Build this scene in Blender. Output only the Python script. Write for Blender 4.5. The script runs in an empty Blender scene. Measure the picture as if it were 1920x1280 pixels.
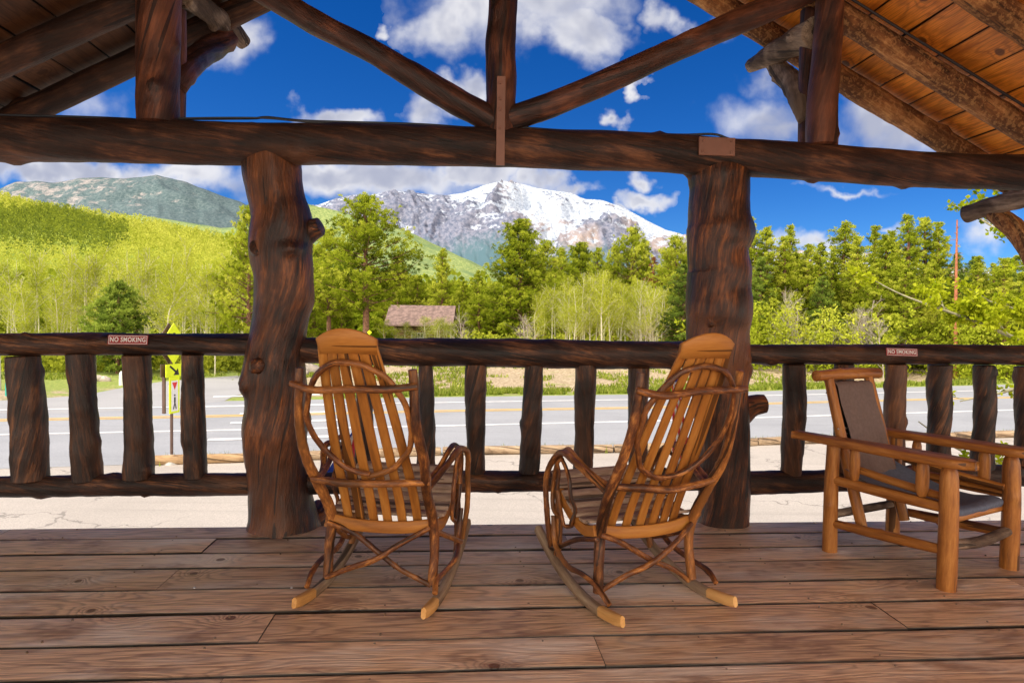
import bpy, math, random
import numpy as np
from mathutils import Vector, Matrix
R=math.radians
rng=np.random.default_rng(7)
random.seed(7)
S=bpy.context.scene
COL=S.collection
# ------------------------------------------------------------------ frames
F=1280.;H=1.18
PITCH=math.atan(40/1280.);ROLL=R(.75)
def ray(px,py):
    x=(px-960)/F;y=-(py-640)/F
    c,s=math.cos(ROLL),math.sin(ROLL)
    x,y=x*c-y*s,x*s+y*c
    cp,sp=math.cos(PITCH),math.sin(PITCH)
    return (x,cp+y*sp,-sp+y*cp)
def on_z(px,py,z):
    r=ray(px,py);t=(z-H)/r[2];return (r[0]*t,r[1]*t,z)
def at(px,py,Y):
    r=ray(px,py);t=Y/r[1];return (r[0]*t,Y,H+r[2]*t)
TH=R(4.2);E0=on_z(960,983,0)
ux,uy=math.cos(TH),math.sin(TH);vx,vy=-uy,ux
def W(u,v,z): return (E0[0]+u*ux+v*vx,E0[1]+u*uy+v*vy,z)     # porch frame -> world
def on_v(px,py,v):
    r=ray(px,py);t=(v+E0[0]*vx+E0[1]*vy)/(r[0]*vx+r[1]*vy)
    X,Y=r[0]*t,r[1]*t
    return ((X-E0[0])*ux+(Y-E0[1])*uy,H+r[2]*t)
GZ=-2.32
# ------------------------------------------------------------------ noise
def _hash(ix,iy,seed):
    n=(ix.astype(np.int64)*374761393+iy.astype(np.int64)*668265263+seed*974711)&0x7fffffff
    n=((n^(n>>13))*1274126177)&0x7fffffff
    return ((n^(n>>16))&0xffff)/65535.
def vnoise(x,y,seed=0):
    x=np.asarray(x,float);y=np.asarray(y,float)
    ix=np.floor(x);iy=np.floor(y);fx=x-ix;fy=y-iy
    fx=fx*fx*(3-2*fx);fy=fy*fy*(3-2*fy)
    a=_hash(ix,iy,seed);b=_hash(ix+1,iy,seed);c=_hash(ix,iy+1,seed);d=_hash(ix+1,iy+1,seed)
    return (a*(1-fx)+b*fx)*(1-fy)+(c*(1-fx)+d*fx)*fy
def fbm(x,y,seed=0,o=5):
    s=0;a=.5;f=1.
    for i in range(o):
        s=s+a*vnoise(x*f,y*f,seed+i*17);a*=.5;f*=2.03
    return s
# ------------------------------------------------------------------ object helpers
def tag(o,label=None,cat=None,group=None,kind=None):
    if label:o['label']=label
    if cat:o['category']=cat
    if group:o['group']=group
    if kind:o['kind']=kind
    return o
def empty(name,loc=(0,0,0),rz=0.):
    o=bpy.data.objects.new(name,None);COL.objects.link(o);o.location=loc;o.rotation_euler=(0,0,rz)
    o.empty_display_size=.1
    return o
class MB:
    """collects geometry for one mesh"""
    def __init__(s): s.v=[];s.f=[];s.g=[];s.t=[];s.n=0;s.tris=[]
    def add(s,V,Fc,G=None,T=None):
        V=np.array(V,float).reshape(-1,3);n=len(V)
        s.v.append(V)
        s.g.append(np.array(G,float).reshape(-1,3) if G is not None else V)
        s.t.append(np.broadcast_to(np.asarray(.5 if T is None else T,float),(n,)).copy())
        if isinstance(Fc,np.ndarray): s.tris.append(Fc+s.n)
        else: s.f.extend([tuple(i+s.n for i in f) for f in Fc])
        s.n+=n
        return s
    def build(s,name,mat,parent=None,smooth=True,mats=None):
        me=bpy.data.meshes.new(name)
        V=np.concatenate(s.v);G=np.concatenate(s.g);T=np.concatenate(s.t)
        loops=[];starts=[];tot=[]
        for A in s.tris:
            k=A.shape[1];st=sum(len(l) for l in loops)
            loops.append(A.reshape(-1));starts.append(st+np.arange(len(A))*k)
        if s.f:
            ls=np.array([len(f) for f in s.f]);st=sum(len(l) for l in loops)
            loops.append(np.array([i for f in s.f for i in f]))
            starts.append(st+np.concatenate([[0],np.cumsum(ls)[:-1]]))
        L=np.concatenate(loops);ST=np.concatenate(starts)
        me.vertices.add(len(V));me.vertices.foreach_set('co',V.astype(np.float32).ravel())
        me.loops.add(len(L));me.loops.foreach_set('vertex_index',L.astype(np.int32))
        me.polygons.add(len(ST));me.polygons.foreach_set('loop_start',ST.astype(np.int32))
        me.update(calc_edges=True)
        a=me.attributes.new('gc','FLOAT_VECTOR','POINT');a.data.foreach_set('vector',G.astype(np.float32).ravel())
        a=me.attributes.new('tint','FLOAT','POINT');a.data.foreach_set('value',T.astype(np.float32))
        me.polygons.foreach_set('use_smooth',np.full(len(ST),smooth))
        me.materials.append(mat)
        me.validate()
        o=bpy.data.objects.new(name,me);COL.objects.link(o)
        if parent: o.parent=parent
        return o
    def box(s,c,size,rot=None,T=None,bev=0.,G=None):
        c=np.array(c,float);h=np.array(size,float)/2
        if bev<=0: bev=min(h)*.12
        P=[];
        b=bev
        # chamfered box: 24 verts
        fs=[];idx={}
        for ax in range(3):
            for sg in (-1,1):
                q=[]
                a1,a2=[(1,2),(2,0),(0,1)][ax]
                for s1,s2 in ((-1,-1),(1,-1),(1,1),(-1,1)):
                    p=[0,0,0];p[ax]=sg*h[ax];p[a1]=s1*(h[a1]-b);p[a2]=s2*(h[a2]-b)
                    sig=[0,0,0];sig[ax]=sg;sig[a1]=s1;sig[a2]=s2
                    idx[(ax,tuple(sig))]=len(P);q.append(len(P));P.append(p)
                fs.append(tuple(q if sg>0 else q[::-1]))
        for a in range(3):
            a1,a2=[(1,2),(2,0),(0,1)][a]
            for s1 in (-1,1):
                for s2 in (-1,1):
                    def k(axx,sa):
                        g=[0,0,0];g[a]=sa;g[a1]=s1;g[a2]=s2;return idx[(axx,tuple(g))]
                    q=(k(a1,-1),k(a1,1),k(a2,1),k(a2,-1))
                    fs.append(q if s1*s2<0 else q[::-1])
        for s0 in (-1,1):
            for s1 in (-1,1):
                for s2 in (-1,1):
                    q=tuple(idx[(ax,(s0,s1,s2))] for ax in range(3))
                    fs.append(q if s0*s1*s2>0 else q[::-1])
        P=np.array(P)
        G0=P+c
        if rot is not None: P=P@np.array(rot.to_3x3()).T
        s.add(P+c,fs,G0 if G is None else P+np.array(G),T)
        return s
def spline(pts,n):
    P=np.array(pts,float);m=len(P)
    if m==2:
        t=np.linspace(0,1,n)[:,None];return P[0]*(1-t)+P[1]*t
    Q=np.vstack([2*P[0]-P[1],P,2*P[-1]-P[-2]])
    d=np.linalg.norm(np.diff(P[:,:3],axis=0),axis=1);cum=np.concatenate([[0],np.cumsum(d)]);
    out=[]
    for s in np.linspace(0,cum[-1],n):
        i=min(max(int(np.searchsorted(cum,s)-1),0),m-2);t=(s-cum[i])/max(d[i],1e-9)
        p0,p1,p2,p3=Q[i],Q[i+1],Q[i+2],Q[i+3]
        out.append(.5*((2*p1)+(-p0+p2)*t+(2*p0-5*p1+4*p2-p3)*t*t+(-p0+3*p1-3*p2+p3)*t**3))
    return np.array(out)
def log(mb,pts,rad,seg=20,step=None,rough=.05,twist=1.5,knots=(),nk=0,T=None,flat=None,lump=.0,seed=None,caps=True,gscale=1.):
    """tapered, slightly crooked round wood along pts; rad is a number or one per point"""
    rg=np.random.default_rng(seed if seed is not None else rng.integers(1<<30))
    P=np.array(pts,float)
    rr=np.full(len(P),rad,float) if np.isscalar(rad) else np.array(rad,float)
    L=np.linalg.norm(np.diff(P,axis=0),axis=1).sum()
    rm=rr.mean();step=step or max(rm*.45,.004)
    n=max(int(L/step),3)
    Q=spline(np.hstack([P,rr[:,None]]),n);C=Q[:,:3];rad_=np.maximum(Q[:,3],1e-4)
    Tn=np.gradient(C,axis=0);Tn/=np.linalg.norm(Tn,axis=1)[:,None]
    a=np.array([0,0,1.]) if abs(Tn[0][2])<.9 else np.array([0,1.,0])
    N=np.zeros_like(C);x=a-Tn[0]*a.dot(Tn[0]);N[0]=x/np.linalg.norm(x)
    for i in range(1,n):
        x=N[i-1]-Tn[i]*N[i-1].dot(Tn[i]);N[i]=x/np.linalg.norm(x)
    B=np.cross(Tn,N)
    th=np.linspace(0,2*np.pi,seg,endpoint=False)
    z=np.concatenate([[0],np.cumsum(np.linalg.norm(np.diff(C,axis=0),axis=1))])
    ZZ,TT=np.meshgrid(z,th,indexing='ij')
    mod=np.ones((n,seg))
    for k in range(9):
        m=rg.integers(1,6);fz=rg.uniform(.3,2.2)/max(rm*5,.02);ph=rg.uniform(0,6.28)
        mod+=rough*rg.uniform(.2,.55)*np.sin(m*(TT-twist*ZZ)+fz*ZZ+ph)
    if lump:
        mod+=lump*(fbm(ZZ/rm*.8+rg.uniform(0,99),np.cos(TT-twist*ZZ)*1.2+5,int(rg.integers(99)))-.5)+lump*(fbm(ZZ/rm*.8+3,np.sin(TT-twist*ZZ)*1.2+9,int(rg.integers(99)))-.5)
    ks=list(knots)
    for k in range(nk): ks.append((rg.uniform(.05,.95),rg.uniform(0,6.28),rg.uniform(.15,.4),rg.uniform(.25,.5)))
    for (kt,ka,kh,kw) in ks:       # fraction along, angle, height in radii, width in radii
        da=(TT-ka+np.pi)%(2*np.pi)-np.pi
        d2=(da/kw)**2+((ZZ-kt*z[-1])/(kw*rm))**2
        mod+=kh*np.exp(-d2)-(kh*.55*np.exp(-d2*9) if kh>.2 else 0)
    RR=rad_[:,None]*mod
    cx=np.cos(TT)*RR;cy=np.sin(TT)*RR
    if flat is not None: cy=cy*flat
    V=C[:,None,:]+N[:,None,:]*cx[...,None]+B[:,None,:]*cy[...,None]
    ta=TT-twist*ZZ;off=rg.uniform(-50,50,3)
    G=np.stack([np.cos(ta)*RR*gscale,np.sin(ta)*RR*gscale,ZZ*gscale],-1)+off
    V=V.reshape(-1,3);G=G.reshape(-1,3)
    f=[]
    I=np.arange(n-1)[:,None]*seg+np.arange(seg)[None,:];J=np.arange(n-1)[:,None]*seg+(np.arange(seg)[None,:]+1)%seg
    quads=np.stack([I,J,J+seg,I+seg],-1).reshape(-1,4)
    mb.add(V,quads,G,T)
    if caps:
        for e,sg in ((0,-1),(n-1,1)):
            ring=V[e*seg:(e+1)*seg];c=C[e]
            r1=c+(ring-c)*.9+Tn[e]*sg*rad_[e]*.07
            VV=np.vstack([ring,r1,[c+Tn[e]*sg*rad_[e]*.08]]);
            fs=[]
            for i in range(seg):
                j=(i+1)%seg
                q=(i,j,seg+j,seg+i) if sg>0 else (j,i,seg+i,seg+j)
                fs.append(q);fs.append((seg+i,seg+j,2*seg) if sg>0 else (seg+j,seg+i,2*seg))
            GG=np.vstack([G[e*seg:(e+1)*seg],G[e*seg:(e+1)*seg]*1.0,[G[e*seg:(e+1)*seg].mean(0)]])
            mb.add(VV,fs,GG,T)
    return mb
# ------------------------------------------------------------------ materials
class NT:
    def __init__(s,name,world=False):
        if world: s.m=name;s.t=name.node_tree
        else:
            s.m=bpy.data.materials.new(name);s.m.use_nodes=True;s.t=s.m.node_tree
        s.t.nodes.clear()
    def n(s,typ,**kw):
        nd=s.t.nodes.new('ShaderNode'+typ)
        for k,v in kw.items():
            if k.startswith('_'):
                i=k[1:];i=int(i) if i.isdigit() else i.replace('_',' ')
                s.set(nd.inputs[i],v)
            else: setattr(nd,k,v)
        return nd
    def set(s,inp,v):
        if isinstance(v,bpy.types.NodeSocket): s.t.links.new(v,inp)
        elif isinstance(v,bpy.types.Node): s.t.links.new(v.outputs[0],inp)
        else:
            if isinstance(v,(tuple,list)) and len(v)==3 and inp.type=='RGBA': v=(*v,1)
            inp.default_value=v
    def math(s,op,a,b=0.,c=None,clamp=False):
        nd=s.n('Math',operation=op,use_clamp=clamp);s.set(nd.inputs[0],a);s.set(nd.inputs[1],b)
        if c is not None:s.set(nd.inputs[2],c)
        return nd.outputs[0]
    def vm(s,op,a,b=(0,0,0)):
        nd=s.n('VectorMath',operation=op);s.set(nd.inputs[0],a);s.set(nd.inputs[1],b);return nd
    def noise(s,vec,scale,detail=4,rough=.55,dist=0.):
        nd=s.n('TexNoise');s.set(nd.inputs['Vector'],vec);s.set(nd.inputs['Scale'],scale);nd.inputs['Detail'].default_value=detail
        nd.inputs['Roughness'].default_value=rough;nd.inputs['Distortion'].default_value=dist;return nd.outputs[0]
    def ramp(s,f,stops,interp='LINEAR'):
        nd=s.n('ValToRGB');s.set(nd.inputs[0],f);cr=nd.color_ramp;cr.interpolation=interp
        while len(cr.elements)<len(stops):cr.elements.new(.5)
        for e,(p,c) in zip(cr.elements,stops):
            e.position=p;e.color=(*c,1) if not np.isscalar(c) else (c,c,c,1)
        return nd.outputs[0]
    def mix(s,f,a,b,mode='MIX'):
        nd=s.n('Mix',data_type='RGBA',blend_type=mode);s.set(nd.inputs[0],f);s.set(nd.inputs[6],a);s.set(nd.inputs[7],b);return nd.outputs[2]
    def sstep(s,x,lo,hi):
        nd=s.n('MapRange',interpolation_type='SMOOTHSTEP');s.set(nd.inputs[0],x);s.set(nd.inputs[1],lo);s.set(nd.inputs[2],hi);return nd.outputs[0]
    def attr(s,name,vec=True):
        nd=s.n('Attribute',attribute_name=name);return nd.outputs['Vector'] if vec else nd.outputs['Fac']
    def scale(s,v,sc):
        return s.vm('MULTIPLY',v,sc).outputs[0]
    def principled(s,col,rough=.6,bump=None,bs=.3,bd=.01,spec=.5,coat=0.,metal=0.):
        p=s.n('BsdfPrincipled');s.set(p.inputs['Base Color'],col);s.set(p.inputs['Roughness'],rough)
        s.set(p.inputs['Specular IOR Level'],spec);s.set(p.inputs['Coat Weight'],coat);s.set(p.inputs['Metallic'],metal)
        p.inputs['Coat Roughness'].default_value=.25
        if bump is not None:
            b=s.n('Bump');b.inputs['Strength'].default_value=bs;b.inputs['Distance'].default_value=bd;s.set(b.inputs['Height'],bump);s.set(p.inputs['Normal'],b.outputs[0])
        s.out(p);return p
    def out(s,sh):
        o=s.n('OutputMaterial');s.t.links.new(sh.outputs[0],o.inputs[0])
def log_mat(name,dark,mid,light,rough=.45,grain=26,bs=.5,bd=.012,blot=(.42,.62),coat=.15,stretch=.13,dotty=0.):
    m=NT(name);g=m.attr('gc')
    gs=m.scale(g,(1,1,stretch))
    w=m.noise(g,2.2,2)
    n1=m.noise(gs,grain,6,.68,.2);n2=m.noise(g,3.3,3,.6);n3=m.noise(gs,grain*3.6,3,.7)
    n1=m.math('ADD',m.math('MULTIPLY',n1,.72),m.math('MULTIPLY',n3,.28))
    c=m.ramp(n1,[(.36,dark),(.5,mid),(.64,light)])
    c=m.mix(m.sstep(n2,blot[0],blot[1]),m.mix(1,c,(.34,.30,.28),'MULTIPLY'),c)
    c=m.mix(m.math('MULTIPLY',m.sstep(m.noise(m.scale(g,(1,1,.5)),1.7,3,.6),.5,.68),.35),c,light)
    cr=m.math('LESS_THAN',m.noise(m.scale(g,(1,1,.028)),grain*1.1,2,.5),.365)
    c=m.mix(m.math('MULTIPLY',cr,.8),c,tuple(x*.25 for x in dark))
    if dotty:
        d=m.noise(g,38,2,.7);c=m.mix(m.math('MULTIPLY',m.sstep(d,.5,.6),dotty),c,light)
    hgt=m.math('ADD',m.math('ADD',n1,m.math('MULTIPLY',n3,.35)),m.math('MULTIPLY',cr,-.25))
    if dotty: hgt=m.math('ADD',hgt,m.math('MULTIPLY',m.noise(g,38,2,.7),dotty*1.2))
    m.principled(c,m.math('ADD',rough,m.math('MULTIPLY',n3,.3)),hgt,min(bs*1.5,1),bd*1.6,.4,coat*.6)
    return m.m
def plank_mat(name,a,b,dark,rough=.7,ringk=55,knot=(.1,.04,.015),grey=None,bs=.25,coat=0.,tintamt=.5,knotsize=.05):
    m=NT(name);g=m.attr('gc');t=m.attr('tint',False)
    v2=m.n('TexVoronoi',voronoi_dimensions='2D');v2.inputs['Scale'].default_value=2.1;m.set(v2.inputs['Vector'],m.vm('ADD',g,m.scale(m.n('TexNoise',_Vector=g,_Scale=3.).outputs[1],(.12,.04,0))).outputs[0])
    kd=v2.outputs['Distance']
    rnd=m.n('SeparateColor',_0=v2.outputs['Color']).outputs[0]
    on=m.math('GREATER_THAN',rnd,.35)
    bend=m.math('MULTIPLY',m.math('POWER',2.718,m.math('MULTIPLY',kd,-9)),on)
    n=m.noise(m.scale(g,(.55,4.2,1)),1.25,3,.5,.3)
    n=m.math('ADD',n,m.math('MULTIPLY',bend,.45))
    ring=m.math('SINE',m.math('ADD',m.math('MULTIPLY',n,ringk),m.math('MULTIPLY',m.noise(m.scale(g,(1,12,1)),3,2),5)))
    ring=m.math('MULTIPLY_ADD',ring,.5,.5)
    fine=m.noise(m.scale(g,(3,120,1)),1.2,3,.65)
    c=m.mix(m.math('MULTIPLY',m.math('POWER',ring,3.),.8),a,dark)
    c=m.mix(m.math('MULTIPLY',fine,.5),c,b)
    c=m.mix(m.math('MULTIPLY',m.sstep(fine,.52,.38),.55),c,dark)
    big=m.noise(m.scale(g,(.8,2.2,1)),1.1,4,.65)
    if grey: c=m.mix(m.math('MULTIPLY',m.sstep(big,.45,.68),.75),c,grey)
    st=m.noise(m.scale(g,(1,2.5,1)),2.3,4,.7)
    c=m.mix(m.math('MULTIPLY',m.sstep(st,.5,.68),.62),c,dark)
    kn=m.math('MULTIPLY',m.math('SUBTRACT',1.,m.sstep(m.math('MULTIPLY',kd,1.),knotsize*.6,knotsize)),on)
    c=m.mix(m.math('MULTIPLY',kn,.85),c,knot)
    k=m.math('MAXIMUM',m.math('MULTIPLY_ADD',t,tintamt,1-tintamt*.5),.03)
    c=m.mix(1,c,m.n('CombineColor',_0=k,_1=k,_2=k).outputs[0],'MULTIPLY')
    h=m.math('ADD',m.math('MULTIPLY',ring,-.35),m.math('MULTIPLY',fine,.9));h=m.math('ADD',h,m.math('MULTIPLY',kn,-.6))
    m.principled(c,m.math('MULTIPLY_ADD',st,.25,rough-.12),h,bs,.004,.4,coat)
    return m.m
def simple(name,col,rough=.6,var=.25,scale=8,bs=.15,metal=0.,coat=0.,spec=.5,bd=.01):
    m=NT(name);g=m.attr('gc');n=m.noise(g,scale,4,.6);n2=m.noise(g,scale*6,3)
    c=m.mix(m.sstep(n,.35,.65),tuple(x*(1-var) for x in col),tuple(min(x*(1+var*.6),1) for x in col))
    m.principled(c,m.math('MULTIPLY_ADD',n2,.15,rough-.07),n2,bs,bd,spec,coat,metal);return m.m
def leaf_mat(name,c0,c1,c2,trans=.35):
    m=NT(name);t=m.attr('tint',False)
    oi=m.n('ObjectInfo').outputs['Random']
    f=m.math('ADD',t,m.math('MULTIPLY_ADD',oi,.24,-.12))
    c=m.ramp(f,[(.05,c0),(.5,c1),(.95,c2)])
    d=m.n('BsdfDiffuse',_0=c);tr=m.n('BsdfTranslucent',_0=m.mix(.0,c,c1))
    mx=m.n('MixShader');mx.inputs[0].default_value=trans;m.t.links.new(d.outputs[0],mx.inputs[1]);m.t.links.new(tr.outputs[0],mx.inputs[2])
    m.out(mx);return m.m
M={}
M['post']=log_mat('varnished_post_wood',(.011,.003,.001),(.095,.026,.006),(.38,.12,.028),.38,24,.55,.014,coat=.3)
M['beam']=log_mat('dark_beam_wood',(.014,.0045,.003),(.062,.021,.010),(.22,.085,.035),.5,22,.5,.012,coat=.1)
M['rail']=log_mat('dark_rail_wood',(.010,.003,.002),(.055,.019,.008),(.26,.10,.035),.42,26,.5,.01,coat=.2)
M['truss']=log_mat('reddish_truss_wood',(.026,.007,.004),(.10,.03,.014),(.26,.085,.035),.42,20,.45,.012,coat=.2)
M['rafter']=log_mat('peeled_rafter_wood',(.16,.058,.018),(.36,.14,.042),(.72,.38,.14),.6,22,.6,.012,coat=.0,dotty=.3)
M['rafter_shaded']=log_mat('shaded_rafter_wood',(.025,.009,.005),(.07,.026,.013),(.17,.07,.03),.55,20,.5,.012,coat=.05)  # copy of the rafter wood with the left slope's shade in its colour
M['grey_log']=log_mat('weathered_grey_log',(.09,.055,.036),(.28,.19,.13),(.48,.35,.25),.7,24,.7,.014,coat=0)
M['deck']=plank_mat('weathered_deck_board',(.66,.40,.235),(.92,.66,.46),(.19,.085,.048),.38,90,(.11,.035,.012),(.74,.64,.57),.75)
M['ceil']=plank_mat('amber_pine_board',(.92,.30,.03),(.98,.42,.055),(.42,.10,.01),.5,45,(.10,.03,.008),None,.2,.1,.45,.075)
M['ceil_shaded']=plank_mat('shaded_pine_board',(.12,.05,.022),(.16,.07,.03),(.05,.018,.008),.6,45,(.05,.018,.008),None,.2,.0,.5,.075)  # same pine as the right slope, darkened to carry the left side's shade
M['slat']=log_mat('amber_slat_wood',(.20,.066,.010),(.38,.138,.020),(.50,.215,.042),.46,14,.12,.004,blot=(.1,.3),coat=.15)
M['tail']=log_mat('fresh_cut_wood',(.42,.19,.05),(.66,.34,.10),(.80,.46,.17),.5,14,.12,.004,blot=(.1,.3))
M['seat']=log_mat('weathered_seat_wood',(.20,.12,.08),(.42,.29,.21),(.58,.44,.34),.6,30,.4,.005,blot=(.2,.45))
M['twig']=log_mat('varnished_branch_wood',(.045,.013,.005),(.18,.056,.014),(.60,.24,.055),.4,34,.4,.005,blot=(.38,.52),coat=.4,stretch=.3)
M['runner']=log_mat('grey_rocker_wood',(.14,.085,.05),(.30,.20,.125),(.45,.33,.22),.55,26,.3,.005,blot=(.2,.4))
M['chairlog']=log_mat('honey_peeled_log',(.16,.048,.008),(.36,.125,.019),(.54,.225,.048),.42,20,.3,.006,blot=(.2,.4),coat=.35)
M['canvas']=simple('taupe_canvas',(.17,.115,.10),.85,.12,60,.3)
M['seatcloth']=simple('blue_grey_canvas',(.12,.14,.20),.75,.12,60,.3)
M['plate']=simple('brown_painted_metal',(.22,.09,.055),.5,.12,5,.1,0.)
M['cable']=simple('black_cable',(.03,.03,.035),.5,.2)
M['white']=simple('white_paint',(.75,.75,.74),.5,.08)
M['signred']=simple('red_sign_paint',(.30,.025,.025),.45,.15,30,.1)
M['yellow']=simple('fluorescent_yellow',(.72,.86,.01),.45,.06)
M['black']=simple('black_paint',(.015,.015,.015),.5,.1)
M['red']=simple('red_paint',(.65,.03,.03),.5,.1)
M['brownmetal']=simple('brown_metal',(.11,.065,.05),.5,.15)
M['flagblue']=simple('blue_flag_cloth',(.02,.06,.42),.8,.15,20,.2)
M['flagred']=simple('red_flag_cloth',(.62,.03,.06),.8,.15,20,.2)
M['teal']=simple('teal_paint',(.02,.36,.30),.5,.1)
M['concrete']=simple('concrete',(.5,.5,.48),.8,.15,12,.3)
# ------------------------------------------------------------------ camera, light, sky
cam=bpy.data.cameras.new('camera');co=bpy.data.objects.new('camera',cam);COL.objects.link(co);S.camera=co
cam.sensor_width=36;cam.lens=24;cam.clip_end=20000;cam.clip_start=.05
co.matrix_world=Matrix.Translation((0,0,H))@Matrix.Rotation(R(90)-PITCH,4,'X')@Matrix.Rotation(ROLL,4,'Z')
SUN_EL=R(48);SUN_AZ=R(250)   # azimuth of the sun clockwise from +Y
sd=Vector((math.sin(SUN_AZ)*math.cos(SUN_EL),math.cos(SUN_AZ)*math.cos(SUN_EL),math.sin(SUN_EL)))
l=bpy.data.lights.new('sun','SUN');l.energy=4.4;l.angle=R(.5);l.color=(1,.93,.82)
lo=bpy.data.objects.new('sun',l);COL.objects.link(lo);lo.rotation_euler=sd.to_track_quat('Z','Y').to_euler()
Wd=bpy.data.worlds.new('World');S.world=Wd;Wd.use_nodes=True
w=NT(Wd,True)
sky=w.n('TexSky',sky_type='NISHITA');sky.sun_disc=False;sky.sun_elevation=SUN_EL;sky.sun_rotation=SUN_AZ
sky.altitude=2700;sky.air_density=1.0;sky.dust_density=.3;sky.ozone_density=2.
gen=w.n('TexCoord').outputs['Generated']
sp=w.n('SeparateXYZ',_0=gen)
yy=w.math('MAXIMUM',sp.outputs[1],.02)
p=w.n('CombineXYZ',_0=w.math('DIVIDE',sp.outputs[0],yy),_1=w.math('DIVIDE',sp.outputs[2],yy),_2=0.).outputs[0]
def cpt(px,py):
    r=ray(px,py);return (r[0]/r[1],r[2]/r[1],0)
warp=w.vm('ADD',p,w.scale(w.vm('SUBTRACT',w.n('TexNoise',_Vector=p,_Scale=9.,_Detail=4.).outputs[1],(.5,.5,.5)).outputs[0],(.15,.11,0))).outputs[0]
warp=w.vm('ADD',warp,w.scale(w.vm('SUBTRACT',w.n('TexNoise',_Vector=p,_Scale=38.,_Detail=4.).outputs[1],(.5,.5,.5)).outputs[0],(.05,.04,0))).outputs[0]
clouds=[(975,-30,215,125,1.25),(1080,60,110,62,1.2),(845,30,80,70,1.0),(868,165,62,48,1.3),(815,205,40,40,.6),(635,214,84,30,1.3),
 (1154,203,26,22,1.0),(1430,225,120,60,.66),(1500,250,180,48,.72),(1680,240,160,75,.82),(1440,150,60,50,.5),
 (120,330,420,42,1.15),(330,330,190,40,1.0),(700,335,230,52,1.25),(880,325,150,32,1.2),(1010,330,60,34,1.1),(1060,348,48,22,1.0),
 (1210,370,76,24,1.3),(1205,330,34,20,1.0),(1150,385,30,14,.9),(455,75,62,62,.75),(1255,35,40,30,.8),(1330,35,40,24,.5),(1210,160,20,18,.8),
 (1530,462,90,24,.9),(1650,430,60,14,.8),(160,190,90,60,.45),(1600,345,90,10,.55),(1850,420,60,40,.7),(740,40,16,14,.7)]
mask=None
for (cx,cy,rx,ry,wt) in clouds:
    c=cpt(cx,cy);d=w.vm('LENGTH',w.vm('DIVIDE',w.vm('SUBTRACT',warp,c).outputs[0],(rx*1.18/1280,ry*1.18/1280,1)).outputs[0]).outputs['Value']
    e=w.math('MULTIPLY',w.math('SUBTRACT',1.,d,clamp=True),wt)
    mask=e if mask is None else w.math('MAXIMUM',mask,e)
n1=w.noise(p,9.,8,.52,.25)
dens=w.math('ADD',mask,w.math('MULTIPLY',w.math('SUBTRACT',n1,.5),1.25))
dens=w.math('MULTIPLY',dens,w.math('GREATER_THAN',mask,.0))
alpha=w.sstep(dens,.0,.85)
pu=w.vm('ADD',p,(-.010,.022,0)).outputs[0]
n2=w.noise(p,7.,4,.5,.3);n2u=w.noise(pu,7.,4,.5,.3)
lit=w.math('ADD',w.math('MULTIPLY',w.math('SUBTRACT',n2,n2u),3.2),.62)
lit=w.math('SUBTRACT',lit,w.math('MULTIPLY',w.sstep(mask,.45,1.0),.38))
lit=w.math('SUBTRACT',lit,w.math('MULTIPLY',w.sstep(w.n('SeparateXYZ',_0=p).outputs[0],.28,.40),w.math('MULTIPLY',w.sstep(w.n('SeparateXYZ',_0=p).outputs[1],.2,.26),.45)))
ccol=w.mix(w.sstep(lit,.0,.8),(4.9,5.1,6.2),(9.2,9.1,9.3))
hs=w.n('HueSaturation');hs.inputs['Saturation'].default_value=1.4;hs.inputs['Value'].default_value=1.0;hs.inputs['Hue'].default_value=.505;w.set(hs.inputs['Color'],sky.outputs[0])
skyc=w.mix(1,hs.outputs[0],(.62,.95,1.28),'MULTIPLY')
fin=w.mix(w.math('MULTIPLY',alpha,.93),skyc,ccol)
# unseen bright cloud added behind the viewer as fill light for the porch
nb=w.noise(gen,2.6,6,.55)
back=w.math('MULTIPLY',w.sstep(sp.outputs[1],.05,-.25),w.sstep(nb,.30,.42))
fin=w.mix(back,fin,w.mix(w.sstep(nb,.35,.7),(17.,14.8,12.4),(38.,33.,27.5)))
bg=w.n('Background');w.set(bg.inputs[0],fin);bg.inputs[1].default_value=.1
wo=w.n('OutputWorld');w.t.links.new(bg.outputs[0],wo.inputs[0])
Wd.cycles.sampling_method='MANUAL';Wd.cycles.sample_map_resolution=1024
S.view_settings.view_transform='Standard';S.view_settings.look='None';S.view_settings.exposure=0;S.view_settings.gamma=1
S.cycles.use_denoising=True
S.cycles.max_bounces=8;S.cycles.diffuse_bounces=4;S.cycles.transmission_bounces=4
S.cycles.sample_clamp_indirect=6
# ================================================================== PORCH
def vz(px,py,z=0.):
    p=on_z(px,py,z);dx,dy=p[0]-E0[0],p[1]-E0[1];return dx*ux+dy*uy,dx*vx+dy*vy
PORCH=Matrix(((ux,vx,0,E0[0]),(uy,vy,0,E0[1]),(0,0,1,0),(0,0,0,1)))
def porch_root(name,label,cat,u=0,v=0,z=0,group=None,kind=None):
    o=empty(name);o.matrix_world=PORCH@Matrix.Translation((u,v,z));tag(o,label,cat,group,kind);return o
def in_porch(o):  # top-level mesh authored in porch coordinates
    o.matrix_world=PORCH;return o
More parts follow.
